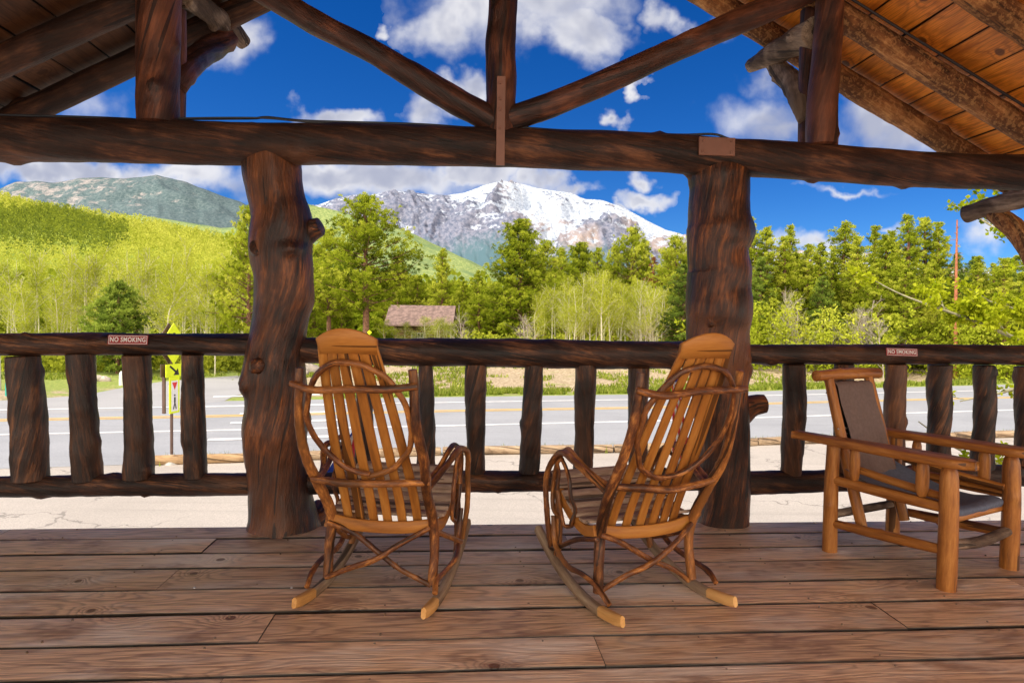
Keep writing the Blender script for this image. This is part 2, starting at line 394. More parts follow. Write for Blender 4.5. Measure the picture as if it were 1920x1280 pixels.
# ---- deck
def board(mb,a0,a1,b0,b1,z,th,axis='u',tint=.5,gap=.0072,edge=True):
    """one sawn plank, long along a, wide along b, top face at z"""
    n=max(int((a1-a0)/.12),2);aa=np.linspace(a0,a1,n)
    ph=rng.uniform(0,6);gap=gap*rng.uniform(.7,1.45);e0=b0+gap+.0022*np.sin(aa*2.1+ph)+.0016*np.sin(aa*7.7+ph*2);e1=b1-gap+.0022*np.sin(aa*1.7+ph*3)+.0016*np.sin(aa*6.1+ph)
    prof=[(0,-th),(0,-.007),(.0035,-.0015),(.012,0),(-.012,0),(-.0035,-.0015),(0,-.007),(0,-th)]
    V=[];G=[];off=rng.uniform(-40,40,2)
    for k,(d,h) in enumerate(prof):
        b=(e0+d) if k<4 else (e1+d)
        zz=z+h+.0015*np.sin(aa*1.3+ph)
        V.append(np.stack([aa,b,zz],-1));G.append(np.stack([aa+off[0],b+off[1],zz],-1))
    V=np.array(V);G=np.array(G);m=len(prof)
    TT=np.repeat(np.array([-3,-3,tint-1.0,tint,tint,tint-1.0,-3,-3.]) if edge else np.full(8,tint),n)  # near-black sides paint shade into the gaps; bevels darkened as worn edges
    i=(np.arange(m-1)[:,None]*n+np.arange(n-1)[None,:])
    q=np.stack([i,i+n,i+n+1,i+1],-1).reshape(-1,4)
    if axis!='u': V=V[...,[1,0,2]];q=q[:,::-1].copy()
    q=q[:,::-1].copy()
    mb.add(V.reshape(-1,3),q,G.reshape(-1,3),TT)
    ends=[tuple(k*n for k in range(m)),tuple(k*n+n-1 for k in range(m))[::-1]]
    if axis!='u': ends=[e[::-1] for e in ends]
    mb.add(V.reshape(-1,3),ends,G.reshape(-1,3),-3.)
seams=[0.012]+[vz(960,y)[1] for y in (1003,1030,1057,1096,1139,1193,1255)]
while seams[-1]>-6.5: seams.append(seams[-1]-random.choice((.235,.245,.25)))
joints={0:[vz(25,990)[0]],1:[vz(399,1017)[0],vz(1060,1005)[0]],2:[vz(-200,1050)[0],vz(1700,1030)[0]],3:[vz(320,1081)[0],vz(1318,1068)[0]],4:[vz(1900,1090)[0]],5:[vz(503,1170)[0],vz(1650,1140)[0]],6:[vz(1125,1222)[0]],7:[vz(420,1270)[0],2.6]}
mb=MB()
for k in range(len(seams)-1):
    js=[-5.6]+sorted(joints.get(k,[rng.uniform(-3,-1),rng.uniform(1,3)]))+[6.2]
    for a,b in zip(js[:-1],js[1:]):
        board(mb,a+.0015,b-.0015,seams[k+1],seams[k],rng.uniform(-.0025,.0025),.045,tint=rng.uniform(.25,.85))
hx=np.linspace(0,2*np.pi,7)[:-1]
for k in range(12):
    for u in np.arange(-4.2,5.4,.6):
        for f in (.16,.84):
            if random.random()<.25: continue
            cu=u+random.uniform(-.012,.012);cv=seams[k+1]+(seams[k]-seams[k+1])*f+random.uniform(-.006,.006)
            mb.add([(cu+.0042*math.cos(t),cv+.0042*math.sin(t),.0045) for t in hx]+[(cu+.005*math.cos(t),cv+.005*math.sin(t),-.003) for t in hx],[tuple(range(6))]+[(6+i,6+(i+1)%6,(i+1)%6,i) for i in range(6)],None,-.9)
for u in np.arange(-5.4,6.2,.6):       # joists show through the gaps as dark timber
    mb.box((u,-3.2,-.145),(.05,6.3,.19),T=.05)
mb.box((.3,-.03,-.16),(11.8,.05,.2),T=.1)
deck=in_porch(mb.build('porch_deck',M['deck'],smooth=False));tag(deck,'weathered grey brown plank floor of the porch','floor',kind='structure')
# screws on the deck
b=MB()
for u,v in ((vz(1407,985)),(vz(547,1103)),(vz(365,1103))):
    th=np.linspace(0,6.283,9)[:-1];V=[(u+.006*math.cos(t),v+.006*math.sin(t),.004) for t in th]+[(u+.004*math.cos(t),v+.004*math.sin(t),.009) for t in th]
    b.add(V,[(i,(i+1)%8,8+(i+1)%8,8+i) for i in range(8)]+[tuple(range(8,16))])
in_porch(b.build('deck_screws',simple('bright_screw_metal',(.7,.7,.7),.3,.1,metal=.8))).parent=None
bpy.data.objects['deck_screws'].parent=deck;bpy.data.objects['deck_screws'].matrix_parent_inverse=Matrix();bpy.data.objects['deck_screws'].matrix_world=PORCH
bpy.data.objects['deck_screws'].name='screw_heads'
# ---- posts : outline traced as (py, left, right)
VP=.02
def post_from_outline(name,outline,label,seed,knots,extra,vc=VP):
    pts=[];rr=[]
    for (py,l,r) in outline:
        ul,z=on_v(l,py,vc);ur,_=on_v(r,py,vc);pts.append(((ul+ur)/2,vc+.015*max(0,min(1,(z-1.93)/.2)),z));rr.append((ur-ul)/2*.985)
    mb=MB();log(mb,pts,rr,seg=56,step=.02,rough=.022,twist=1.1,knots=knots,lump=.10,seed=seed)
    for e in extra: log(mb,**e)
    return in_porch(mb.build(name,M['post']))
ol=[(1006,458,604),(985,463,600),(955,466,592),(920,464,583),(880,460,577),(850,455,576),(810,452,577),(770,457,578),(730,459,578),(690,456,575),(655,462,572),(620,469,576),(585,474,581),(545,477,588),(510,476,590),(480,470,586),(455,469,585),(430,471,589),(405,472,586),(380,469,577),(350,463,571),(320,456,568),(290,453,564),(262,455,552),(235,462,525)]
def v3(px,py,v): u,z=on_v(px,py,v);return (u,v,z)
A=-math.pi/2
kn=[(.39,2.0,.22,.35),(.60,A,.10,.5),(.16,A+.5,.16,.4),(.30,A+.6,.20,.35),(.72,A-1.0,.2,.3),(.55,A+1.0,.14,.25)]
ol=[o_ for o_ in ol if o_[0]>250]
def v3p(x,y,v): return v3(x,y,v+.15)
post1=post_from_outline('log_post',ol,'thick knotty dark brown log post left of the left rocking chair',11,kn,[
  dict(pts=[v3p(565,440,-.13),v3p(588,430,-.15),v3p(600,425,-.16)],rad=[.085,.058,.05],seg=20,seed=3,rough=.05),
  dict(pts=[v3p(492,690,-.20),v3p(484,686,-.28),v3p(482,685,-.315)],rad=[.07,.05,.036],seg=18,seed=4,rough=.05),
  dict(pts=[v3p(560,985,-.06),v3p(590,972,-.05),v3p(606,950,.02)],rad=[.12,.09,.06],seg=20,seed=5,rough=.06),
  dict(pts=[v3p(492,470,-.2),v3p(483,463,-.27)],rad=[.07,.045],seg=16,seed=6,rough=.05)])
tag(post1,'thick knotty dark brown log post left of the left rocking chair','post')
orr=[(986,1307,1402),(960,1310,1403),(920,1312,1404),(850,1312,1404),(790,1305,1403),(740,1300,1401),(690,1294,1401),(650,1290,1402),(620,1289,1402),(590,1288,1407),(570,1288,1406),(540,1290,1403),(510,1291,1408),(490,1290,1404),(465,1289,1402),(445,1288,1408),(425,1289,1410),(405,1291,1405),(380,1292,1403),(350,1293,1404),(330,1291,1404),(312,1296,1403),(292,1305,1400)]
kn2=[(.62,A-.55,.07,.5),(.80,A-.3,.06,.25),(.42,A-.2,.16,.3),(.45,A-.6,.10,.2),(.2,A+.6,.1,.4)]
post2=post_from_outline('log_post',orr,'',21,kn2,[
  dict(pts=[v3p(1385,775,-.13),v3p(1408,762,-.12),v3p(1424,758,-.12),v3p(1434,757,-.12)],rad=[.085,.062,.056,.052],seg=22,seed=8,rough=.05),
  dict(pts=[v3p(1320,340,-.13),v3p(1290,322,-.13),v3p(1262,316,-.14)],rad=[.07,.03,.006],seg=16,seed=9,rough=.03),
  dict(pts=[v3p(1335,605,-.2),v3p(1337,601,-.265),v3p(1340,600,-.285)],rad=[.075,.05,.035],seg=20,seed=10,rough=.08)])
tag(post2,'dark red brown log post with a broken branch stub behind the right rocking chair','post')
# ---- railings
VR=.04
def rail_section(label,top,bot,rt,rb,bal,seed):
    root=porch_root('log_railing',label,'railing',on_v(top[0][0],top[0][1],VR)[0],VR,0)
    inv=(Matrix.Translation((-root.matrix_world.translation)));loc=root.matrix_world.inverted()@PORCH
    o0=np.array(loc.translation)
    def L(pts): return [tuple(np.array(p)+o0) for p in pts]
    m=MB();log(m,L([v3(x,y,VR) for x,y in top]),rt,seg=32,step=.025,rough=.03,twist=2.2,nk=7,lump=.10,seed=seed);m.build('top_rail',M['rail'],root)
    m=MB();log(m,L([v3(x,y,VR) for x,y in bot]),rb,seg=32,step=.025,rough=.03,twist=2.2,nk=6,lump=.10,seed=seed+1);m.build('bottom_rail',M['rail'],root)
    for i,(x0,x1,r0,r1,y0,y1) in enumerate(bal):
        k=3.95/1280*(1 if x0<1000 else 1.03)
        xm=(x0+x1)/2+random.uniform(-3,3)
        m=MB();r0*=.94;r1*=.94;log(m,L([v3(x0,y0,VR),v3(xm,(y0+y1)/2,VR),v3(x1,y1,VR)]),[r0*k,(r0+r1)/2*k*random.uniform(.96,1.06),r1*k],seg=26,step=.02,rough=.045,twist=random.uniform(3,6)*random.choice((1,1,-.4)),nk=2,lump=.16,seed=seed+10+i)
        m.build('baluster',M['rail'],root)
    return root
rl=rail_section('dark log railing section left of the left post with four balusters in view',[(-170,648),(0,646),(160,645),(300,645),(470,647)],[(-170,915),(0,912),(240,909),(470,907)],[.062,.062,.064,.06,.062],[.062,.06,.062,.064],
  [(-70,-62,25,25,666,899),(44,57,29,31,669,898),(152,164,25,26,664,899),(256,261,25,28,667,895),(361,367,20,22,666,894)],100)
rm=rail_section('dark log railing section between the two posts behind the rocking chairs',[(555,657),(760,660),(960,662),(1150,665),(1310,665)],[(555,906),(800,903),(1000,902),(1310,899)],[.072,.08,.083,.083,.076],[.062,.063,.06,.064],
  [(682,680,17,17,684,886),(798,798,14,18,685,888),(893,893,21,18,684,886),(1001,992,18,20,684,885),(1098,1093,21,19,684,888),(1198,1196,21,18,690,884)],200)
rr_=rail_section('dark log railing section right of the right post behind the canvas lounge chair',[(1395,664),(1600,664),(1800,664),(2030,668)],[(1395,905),(1600,899),(1800,893),(2030,888)],[.058,.06,.06,.062],[.07,.066,.068,.066],
  [(1488,1484,23,21,684,888),(1582,1580,18,19,684,886),(1680,1677,20,20,684,882),(1762,1757,22,22,685,880),(1846,1842,20,22,686,878),(1922,1922,18,20,688,876)],300)
# twig stub on the fifth right baluster
# ---- tie beam, truss
VB=-.04
truss=porch_root('log_truss','dark log truss over the railing with a slanted strut each side of its centre post','roof truss',0,VB,2.1)
o0=np.array((truss.matrix_world.inverted()@PORCH).translation)
def LT(pts): return [tuple(np.array(p)+o0) for p in pts]
m=MB();log(m,LT([v3(x,y,VB) for x,y in [(-350,250),(0,260),(250,266),(500,269),(740,272),(960,278),(1200,286),(1420,297),(1600,310),(1800,321),(1920,323),(2300,335)]]),
  [.118,.119,.116,.112,.112,.108,.109,.108,.105,.103,.105,.105],seg=40,step=.03,rough=.022,twist=1.6,knots=[(.56,A+1.6,.18,.25),(.62,A-1.5,.2,.2),(.675,A-1.5,.22,.2),(.745,A-1.4,.25,.25)],nk=8,lump=.07,seed=41);m.build('tie_beam',M['beam'],truss)
m=MB();log(m,LT([v3(938,250,VB),v3(941,150,VB),v3(938,90,VB),v3(943,0,VB),v3(947,-300,VB),v3(950,-430,VB)]),[.08,.085,.083,.08,.085,.085],seg=32,step=.025,rough=.03,lump=.12,nk=4,seed=43,twist=1.2);m.build('king_post',M['truss'],truss)
m=MB();log(m,LT([v3(930,228,VB),v3(830,175,VB),v3(700,98,VB),v3(600,48,VB),v3(500,-12,VB),v3(380,-85,VB)]),[.072,.074,.066,.068,.066,.07],seg=30,step=.025,rough=.03,lump=.10,nk=4,seed=44);m.build('strut',M['truss'],truss)
m=MB();log(m,LT([v3(950,226,VB),v3(1060,185,VB),v3(1240,105,VB),v3(1390,38,VB),v3(1500,-12,VB),v3(1620,-75,VB)]),[.07,.07,.066,.072,.074,.07],seg=30,step=.025,rough=.03,lump=.10,nk=4,seed=45);m.build('strut',M['truss'],truss)
for (xs,rr2,sd) in (([(297,232),(296,110),(298,0),(300,-60)],[.108,.108,.11,.11],46),([(1541,272),(1543,190),(1551,90),(1557,0),(1560,-30)],[.088,.086,.08,.076,.08],47)):
    m=MB();log(m,LT([v3(x,y,VB-.01) for x,y in xs]),rr2,seg=32,step=.025,rough=.025,lump=.10,nk=3,seed=sd,twist=2.5);m.build('queen_post',M['truss'],truss)
m=MB();u,z=on_v(938,143,VB-.125);u2,z2=on_v(940,310,VB-.125)
m.box(((u+u2)/2+o0[0],VB-.122+o0[1],(z+z2)/2+o0[2]),(.046,.012,z-z2),T=.5)
m.build('metal_strap',M['plate'],truss,smooth=False)
for py in (155,185,205,240):
    m=MB();u3,z3=on_v(938,py,VB-.13);log(m,LT([(u3,VB-.126,z3),(u3,VB-.136,z3)]),.008,seg=8,step=.005,rough=0);m.build('bolt',M['plate'],truss)
m=MB();u,z=on_v(1344,275,VB-.12);m.box((u+o0[0],VB-.118+o0[1],z+o0[2]),(.205,.014,.10),T=.5);m.build('metal_plate',M['plate'],truss,smooth=False)
for dx,dz in ((-.08,.03),(.08,.03),(-.08,-.03),(.08,-.03)):
    m=MB();log(m,[(u+o0[0]+dx,VB-.124+o0[1],z+o0[2]+dz),(u+o0[0]+dx,VB-.131+o0[1],z+o0[2]+dz)],.007,seg=8,step=.005,rough=0);m.build('bolt',M['plate'],truss)
# ---- second uprights just outside the truss, with outlookers and curved braces
ZR=3.0;SL=.53
def zr(u): return ZR+SL*(2-abs(u))
roof=porch_root('porch_roof','log rafter gable roof with amber board ceiling above the porch','roof',0,0,4)
o1=np.array((roof.matrix_world.inverted()@PORCH).translation)
def LR(pts): return [tuple(np.array(p)+o1) for p in pts]
for vv,ra in ((.65,.080),(.1,.075),(-.57,.074),(-1.2,.085),(-1.85,.08),(-2.5,.085),(-3.1,.08),(-3.8,.08),(-4.5,.08)):
    for sgn in (-1,1):
        m=MB();pts=[(sgn*t,vv+random.uniform(-.01,.01),zr(t)+random.uniform(-.008,.008)) for t in (0.03,1.,2.,3.,4.,4.95)]
        log(m,LR(pts),[ra*random.uniform(.94,1.06) for _ in pts],seg=26,step=.03,rough=.025,lump=.10 if sgn>0 else .05,nk=5,twist=.8,seed=int(500+vv*50+sgn*7))
        m.build('rafter',M['rafter'] if sgn>0 else M['rafter_shaded'],roof)
m=MB();log(m,LR([(0,-4.9,3.98-.14),(0,.75,3.98-.14)]),.1,seg=24,rough=.03);m.build('ridge_log',M['rafter_shaded'],roof)
cs=math.cos(math.atan(SL))
for sgn in (-1,1):
    m=MB()
    n=24;wd=5.1/cs/n
    for k in range(n):
        s0=k*wd;js=sorted([-4.95,.80]+list(rng.uniform(-2.9,.4,1)))
        for a,b2 in zip(js[:-1],js[1:]):
            mm=MB();board(mm,a,b2,s0,s0+wd,0,.025,axis='u',tint=rng.uniform(.1,.9),gap=.002)
            for V,G,T in zip(mm.v,mm.g,mm.t):
                # a -> v, b -> slope distance, underside visible
                s=V[:,1];h=-V[:,2]
                U=sgn*(s*cs)+sgn*h*math.sin(math.atan(SL));Z=ZR+SL*2+.092/cs-s*cs*SL+h*cs
                V[:]=np.stack([U,V[:,0],Z],-1)+o1
            fs=mm.tris[0][:,::(1 if sgn>0 else -1)].copy()
            base=m.n
            m.v.append(mm.v[0]);m.g.append(mm.g[0]);m.t.append(mm.t[0]);m.n+=len(mm.v[0]);m.tris.append(fs+base)
            e=mm.f[:]
            m.v.append(mm.v[1]);m.g.append(mm.g[1]);m.t.append(mm.t[1]);m.f+= [tuple(i-len(mm.v[0])+m.n for i in f) for f in e];m.n+=len(mm.v[1])
    m.build('ceiling_boards',M['ceil'] if sgn>0 else M['ceil_shaded'],roof,smooth=False)
    m=MB();V=[]
    for (s,v_) in ((0,-5),(0,.85),(5.15/cs,.85),(5.15/cs,-5)):
        for hh in (.03,.06):
            V.append((sgn*s*cs+sgn*hh*math.sin(math.atan(SL))+o1[0],v_+o1[1],ZR+SL*2+.092/cs-s*cs*SL+hh*cs+o1[2]))
    m.add(V,[(0,2,4,6),(1,3,5,7)[::-1],(0,1,3,2),(2,3,5,4),(4,5,7,6),(6,7,1,0)])
    m.build('roof_covering',simple('brown_roofing',(.12,.07,.05),.8,.3),roof,smooth=False)
m=MB();log(m,LR([v3(330,232,.12),v3(331,120,.12),v3(331,20,.12)]),[.05,.052,.05],seg=20,rough=.03,seed=61);m.build('outer_post',M['truss'],roof)
m=MB();log(m,LR([v3(1512,275,.12),v3(1514,150,.12),v3(1518,20,.12)]),[.05,.05,.052],seg=20,rough=.03,seed=62);m.build('outer_post',M['truss'],roof)
for sgn in (-1,1):
    s=sgn
    if s<0: pts=[v3(342,-8,.12),v3(385,18,.4),v3(425,48,.7),v3(455,78,.9)];ra=[.068,.066,.064,.052]
    else: pts=[v3(1530,62,.05),v3(1490,80,.3),v3(1445,104,.6),v3(1408,124,.85)];ra=[.09,.085,.066,.045]
    m=MB();log(m,LR(pts),ra,seg=26,rough=.05,lump=.2,nk=3,seed=70+s,twist=3);m.build('outlooker',M['grey_log'],roof)
    if s<0: pts=[v3(432,68,.72),v3(400,88,.62),v3(372,108,.4),v3(345,140,.14),v3(334,165,.08)];ra=[.06,.075,.07,.065,.05]
    else: pts=[v3(1447,112,.66),v3(1466,136,.55),v3(1490,160,.32),v3(1502,190,.14),v3(1510,225,.08)];ra=[.055,.065,.07,.062,.04]
    m=MB();log(m,LR(pts),ra,seg=26,rough=.05,lump=.18,nk=3,seed=80+s,twist=2);m.build('knee_brace',M['truss'] if s<0 else M['grey_log'],roof)
m=MB();log(m,LR([v3(1812,402,.9),v3(1865,385,.68),v3(1935,366,.4),v3(2040,330,.0)]),[.06,.062,.064,.066],seg=26,rough=.04,lump=.15,nk=2,seed=90,twist=3);m.build('outlooker',M['grey_log'],roof)
m=MB();log(m,LR([v3(1862,398,.72),v3(1885,415,.66),v3(1912,440,.6),v3(1950,500,.5),v3(1975,560,.42)]),[.062,.07,.072,.072,.07],seg=26,rough=.04,lump=.15,nk=2,seed=91,twist=3);m.build('knee_brace',M['rafter'],roof)
# ---- electric cable along the beam
def cable(name,pts,r,label):
    m=MB();log(m,pts,r,seg=8,step=.03,rough=0);o=in_porch(m.build(name,M['cable']));tag(o,label,'cable');return o
cable('electric_cable',[v3(x,y,VB+.02*math.sin(x/50.)) for x,y in [(-100,214),(100,218),(250,224),(280,232),(335,224),(400,223),(480,222),(500,220),(560,226),(640,229),(720,231),(800,234),(905,241),(960,237),(1000,241),(1060,245),(1130,246),(1200,250),(1280,253),(1340,252),(1380,263),(1480,268),(1565,282),(1600,279),(1700,288),(1850,296)]],.007,'thin black cable running along the top of the tie beam')
cable('electric_cable',[v3(x,y,VB-.035) for x,y in [(335,222),(420,221),(500,222),(580,229),(700,235),(800,236),(905,240)]],.005,'second thin black cable hanging just above the left half of the tie beam')
cable('electric_cable',[(u,.1-.10,zr(u)+.055) for u in (1.9,2.1,2.4,2.8,3.2)],.008,'black cable running down a rafter under the right side of the roof')
# ---- no smoking signs
def text_mesh(s,size):
    cu=bpy.data.curves.new('t','FONT');cu.body=s;cu.size=size;cu.align_x='CENTER';cu.align_y='CENTER';cu.extrude=.0008;cu.resolution_u=3;cu.offset=size*.02
    cu.space_character=1.08
    o=bpy.data.objects.new('t',cu);COL.objects.link(o);dg=bpy.context.evaluated_depsgraph_get();me=bpy.data.meshes.new_from_object(o.evaluated_get(dg));bpy.data.objects.remove(o)
    return me
def nosmoke(px,py,w,h,tilt,label,vo,roll=0):
    u,z=on_v(px,py,vo);r=empty('no_smoking_sign');r.matrix_world=PORCH@Matrix.Translation((u,vo,z))@Matrix.Rotation(tilt,4,'X')@Matrix.Rotation(roll,4,'Y')
    tag(r,label,'sign')
    m=MB();m.box((0,0,0),(w,.003,h),bev=.0006);m.build('panel',M['signred'],r,smooth=False)
    m=MB()
    for c,s in (((0,-.0022,h*.42),(w*.95,.001,h*.045)),((0,-.0022,-h*.42),(w*.95,.001,h*.045)),((w*.47,-.0022,0),(h*.045,.001,h*.8)),((-w*.47,-.0022,0),(h*.045,.001,h*.8))): m.box(c,s)
    m.build('border',M['white'],r,smooth=False)
    me=text_mesh('NO SMOKING',h*.62);me.materials.append(M['white'])
    t=bpy.data.objects.new('lettering',me);COL.objects.link(t);t.parent=r;t.rotation_euler=(R(90),0,0);t.location=(0,-.0022,0)
    xs=[v.co.x for v in me.vertices];k=w*.88/(max(xs)-min(xs));t.scale=(k,1.15,1)
nosmoke(240,637,.212,.052,R(-10),'small red NO SMOKING sign on the left railing above the balusters',VR-.066,0)
nosmoke(1691,660,.195,.046,R(-10),'small red NO SMOKING sign on the right railing above the lounge chair',VR-.064,R(1))
# ================================================================== CHAIRS
def sweep(mb,pts,wd,width,thick,n=24,T=None,bev=.003,arch=None):
    """flat lath along pts; wd = width direction, width number or per point"""
    P=np.array(pts,float);w_=np.full(len(P),width,float) if np.isscalar(width) else np.array(width,float)
    Q=spline(np.hstack([P,w_[:,None]]),n);C=Q[:,:3];w=Q[:,3]
    t=np.gradient(C,axis=0);t/=np.linalg.norm(t,axis=1)[:,None];D=np.array(wd,float);D=D-t*(t@D)[:,None];D/=np.linalg.norm(D,axis=1)[:,None];N=np.cross(t,D)
    h=thick/2;V=[];G=[];off=rng.uniform(-20,20,3)
    z=np.concatenate([[0],np.cumsum(np.linalg.norm(np.diff(C,axis=0),axis=1))])
    for (a,b) in ((-1,-1+.4),(-1,.6),(-.9,1),(.9,1),(1,.6),(1,-.6),(.9,-1),(-.9,-1)):
        ww=np.sign(a)*(w/2-(bev if abs(a)<1 else 0));hh=np.sign(b)*(h-(bev if abs(b)<1 else 0))
        V.append(C+D*ww[:,None]+N*hh);G.append(np.stack([ww,np.full(n,hh),z],-1)+off)
    V=np.array(V);G=np.array(G);i=(np.arange(8)[:,None]*n+np.arange(n-1)[None,:]);j=((np.arange(8)[:,None]+1)%8*n+np.arange(n-1)[None,:])
    mb.add(V.reshape(-1,3),np.stack([i,i+1,j+1,j],-1).reshape(-1,4),G.reshape(-1,3),T)
    mb.add(V.reshape(-1,3),[tuple(k*n for k in range(8)),tuple(k*n+n-1 for k in range(8))[::-1]],G.reshape(-1,3),T)
def slaty(z): return float(np.interp(z,[.30,.45,.6,.75,.9,1.05,1.16],[.005,-.06,-.145,-.225,-.30,-.38,-.425]))
def rocker_chair(loc,rz,label,seed):
    r=empty('rocking_chair',loc,rz);tag(r,label,'rocking chair','pair of bentwood rocking chairs');rg=np.random.default_rng(seed)
    def j(s=.006): return rg.normal(0,s)
    def tw(name,pts,rad,par=r,mat='twig',nk=3,rough=.06,seg=14):
        m=MB();log(m,[(a+j(),(b*.67 if b>0 else b)+j(),c+j()) for a,b,c in pts],np.array(rad)*.86,seg=seg,step=.012,rough=rough,nk=nk,lump=.16,seed=int(rg.integers(9999)),twist=4);return m.build(name,M[mat],par)
    for s in (-1,1):
        # runner
        m=MB();ys=np.linspace(-.20,.52,30);pts=[(s*.264,y,.022+.52*(y+.03)**2) for y in ys];sweep(m,pts,(1,0,0),[.034]*30,.040,n=40,bev=.005)
        m.build('rocker',M['runner'],r)
        m=MB();sweep(m,[(s*.264,y,.0235+.52*(y+.03)**2) for y in (-.262,-.23,-.17,-.10)],(1,0,0),[.020,.034,.039,.037],.043,n=8,bev=.008);m.build('rocker_tail',M['tail'],r)
        up=m2=tw('back_post',[(s*.232,-.01,.06),(s*.228,0,.20),(s*.226,-.005,.33),(s*.238,-.10,.48),(s*.250,-.19,.62),(s*.238,-.26,.78),(s*.228,-.29,.92),(s*.226,-.30,.995)],[.024,.024,.026,.025,.024,.022,.021,.020],nk=5)
        tw('front_leg',[(s*.245,.50,.40),(s*.25,.50,.22),(s*.258,.49,.09)],[.02,.02,.018],nk=2)
        a=tw('arm',[(s*.235,-.12,.50),(s*.275,.03,.545),(s*.295,.18,.60),(s*.30,.31,.61),(s*.30,.45,.565),(s*.292,.535,.45),(s*.285,.56,.30),(s*.27,.56,.14)],[.015,.016,.017,.016,.016,.015,.015,.014])
        tw('arm_branch',[(s*.225,-.10,.515),(s*.245,.04,.55),(s*.262,.18,.605),(s*.268,.32,.615),(s*.266,.47,.55),(s*.262,.545,.43),(s*.255,.52,.32),(s*.25,.44,.30)],[.012,.013,.014,.014,.013,.012,.012,.012],a)
        th=np.linspace(0,2*np.pi,15);tw('arm_loop',[(s*(.272+.008*math.sin(t)),.33+.105*math.cos(t)+.03*math.sin(t),.425+.15*math.sin(t)) for t in th],.0105,a,nk=2)
        tw('side_brace',[(s*.24,-.01,.29),(s*.262,.22,.225),(s*.268,.45,.15),(s*.262,.63,.105)],[.014,.014,.013,.012])
        tw('side_brace',[(s*.268,.50,.30),(s*.28,.42,.17),(s*.285,.25,.125),(s*.282,.05,.12),(s*.272,-.08,.11),(s*.265,-.15,.075)],[.013,.014,.014,.013,.014,.013])
        m=MB();sweep(m,[(s*.238,.0,.315),(s*.24,.08,.297),(s*.242,.18,.318),(s*.244,.28,.37),(s*.244,.37,.44)],(1,0,0),.022,.05,n=20);m.build('seat_side_rail',M['slat'],r)
    tw('rear_brace',[(-.225,-.015,.30),(-.12,-.03,.26),(0,-.035,.19),(.12,-.03,.13),(.225,-.02,.065)],[.014,.015,.014,.013,.013])
    tw('rear_brace',[(.225,-.015,.30),(.1,-.052,.23),(0,-.058,.175),(-.12,-.05,.12),(-.225,-.02,.065)],[.013,.014,.015,.014,.013])
    # seat planks
    prof=np.array([(.015,.338),(.06,.322),(.12,.322),(.18,.340),(.24,.370),(.30,.408),(.36,.448),(.405,.470)]);S_=spline(np.hstack([prof,np.zeros((8,1))])[:,[2,0,1]],60)
    for k in range(7):
        c=S_[int((k+.5)/7*59)];c2=S_[min(int((k+.5)/7*59)+2,59)]-S_[max(int((k+.5)/7*59)-2,0)];ang=math.atan2(c2[2],c2[1])
        m=MB();hw=.255+rg.normal(0,.003);d=np.array([0,math.cos(ang),math.sin(ang)])
        sweep(m,[(-hw,c[1]+j(.001),c[2]+.016),(0,c[1],c[2]+.013),(hw,c[1]+j(.001),c[2]+.016)],d,.052+rg.normal(0,.0015),.013,n=14,T=rg.uniform(0,1));m.build('seat_slat',M['seat'],r)
    m=MB();sweep(m,[(-.215,.0,.313),(-.12,-.022,.305),(0,-.03,.302),(.12,-.022,.305),(.215,.0,.313)],(0,.12,1),.05,.02,n=20);m.build('seat_rear_rail',M['slat'],r)
    # back laths
    for k in range(6):
        q=(k-2.5);zs=[.30,.42,.55,.70,.85,.98,1.085]
        pts=[];ws=[]
        for z in zs:
            f=(z-.30)/.785;x=q*(.0620-.0235*f**1.9);pts.append((x,slaty(z)+1.1*x*x,z));ws.append(.038+.002*math.sin(f*3.1)-.002*f)
        m=MB();sweep(m,pts,(1,0,0),ws,.011,n=34,bev=.002,T=rg.uniform(0,1));m.build('back_slat',M['slat'],r)
    m=MB();n=24;V=[];G=[]
    for i in range(n):
        x=-.116+.232*i/(n-1);a=1-(x/.116)**2
        zt=1.105+.038*a;zb=1.045+.004*a
        for (z,dy) in ((zb,-.008),(zt-.004,-.012),(zt,-.006),(zt,.004),(zt-.004,.009),(zb,.009)):
            xx=x*(1.0 if z>1.08 else .965);V.append((xx,slaty(z)+1.1*x*x+dy,z));G.append((z,dy,x*1.))
    m.add(V,[(i*6+q,i*6+(q+1)%6,(i+1)*6+(q+1)%6,(i+1)*6+q) for i in range(n-1) for q in range(6)]+[tuple(range(6))[::-1],tuple((n-1)*6+q for q in range(6))],G,.5);m.build('top_rail',M['slat'],r)
    tw('cross_bar',[(-.262,-.315,.925),(-.15,-.345,.918),(0,-.355,.915),(.14,-.348,.922),(.25,-.318,.930)],[.015,.017,.017,.017,.016],nk=4)
    tw('cross_bar',[(-.24,-.14,.525),(-.12,-.158,.517),(0,-.165,.51),(.12,-.158,.52),(.24,-.14,.53)],[.016,.018,.018,.017,.016],nk=4)
    th=np.linspace(-np.pi/2,1.5*np.pi,25);pts=[]
    for t in th:
        z=.785+.235*math.sin(t);x=.205*math.cos(t);pts.append((x,slaty(z)-.020-.006*(t>3.14),z))
    m=MB();log(m,[(a+j(.003),b,c+j(.003)) for a,b,c in pts],.0115,seg=12,step=.012,rough=.06,lump=.15,nk=5,seed=seed);m.build('back_hoop',M['twig'],r)
    return r
rocker_chair((-.548,2.885,.0),R(-8.6),'left rocking chair with amber back slats seen straight from behind',31)
rocker_chair((.577,2.878,.0),R(22),'right rocking chair with amber back slats turned towards the left',32)
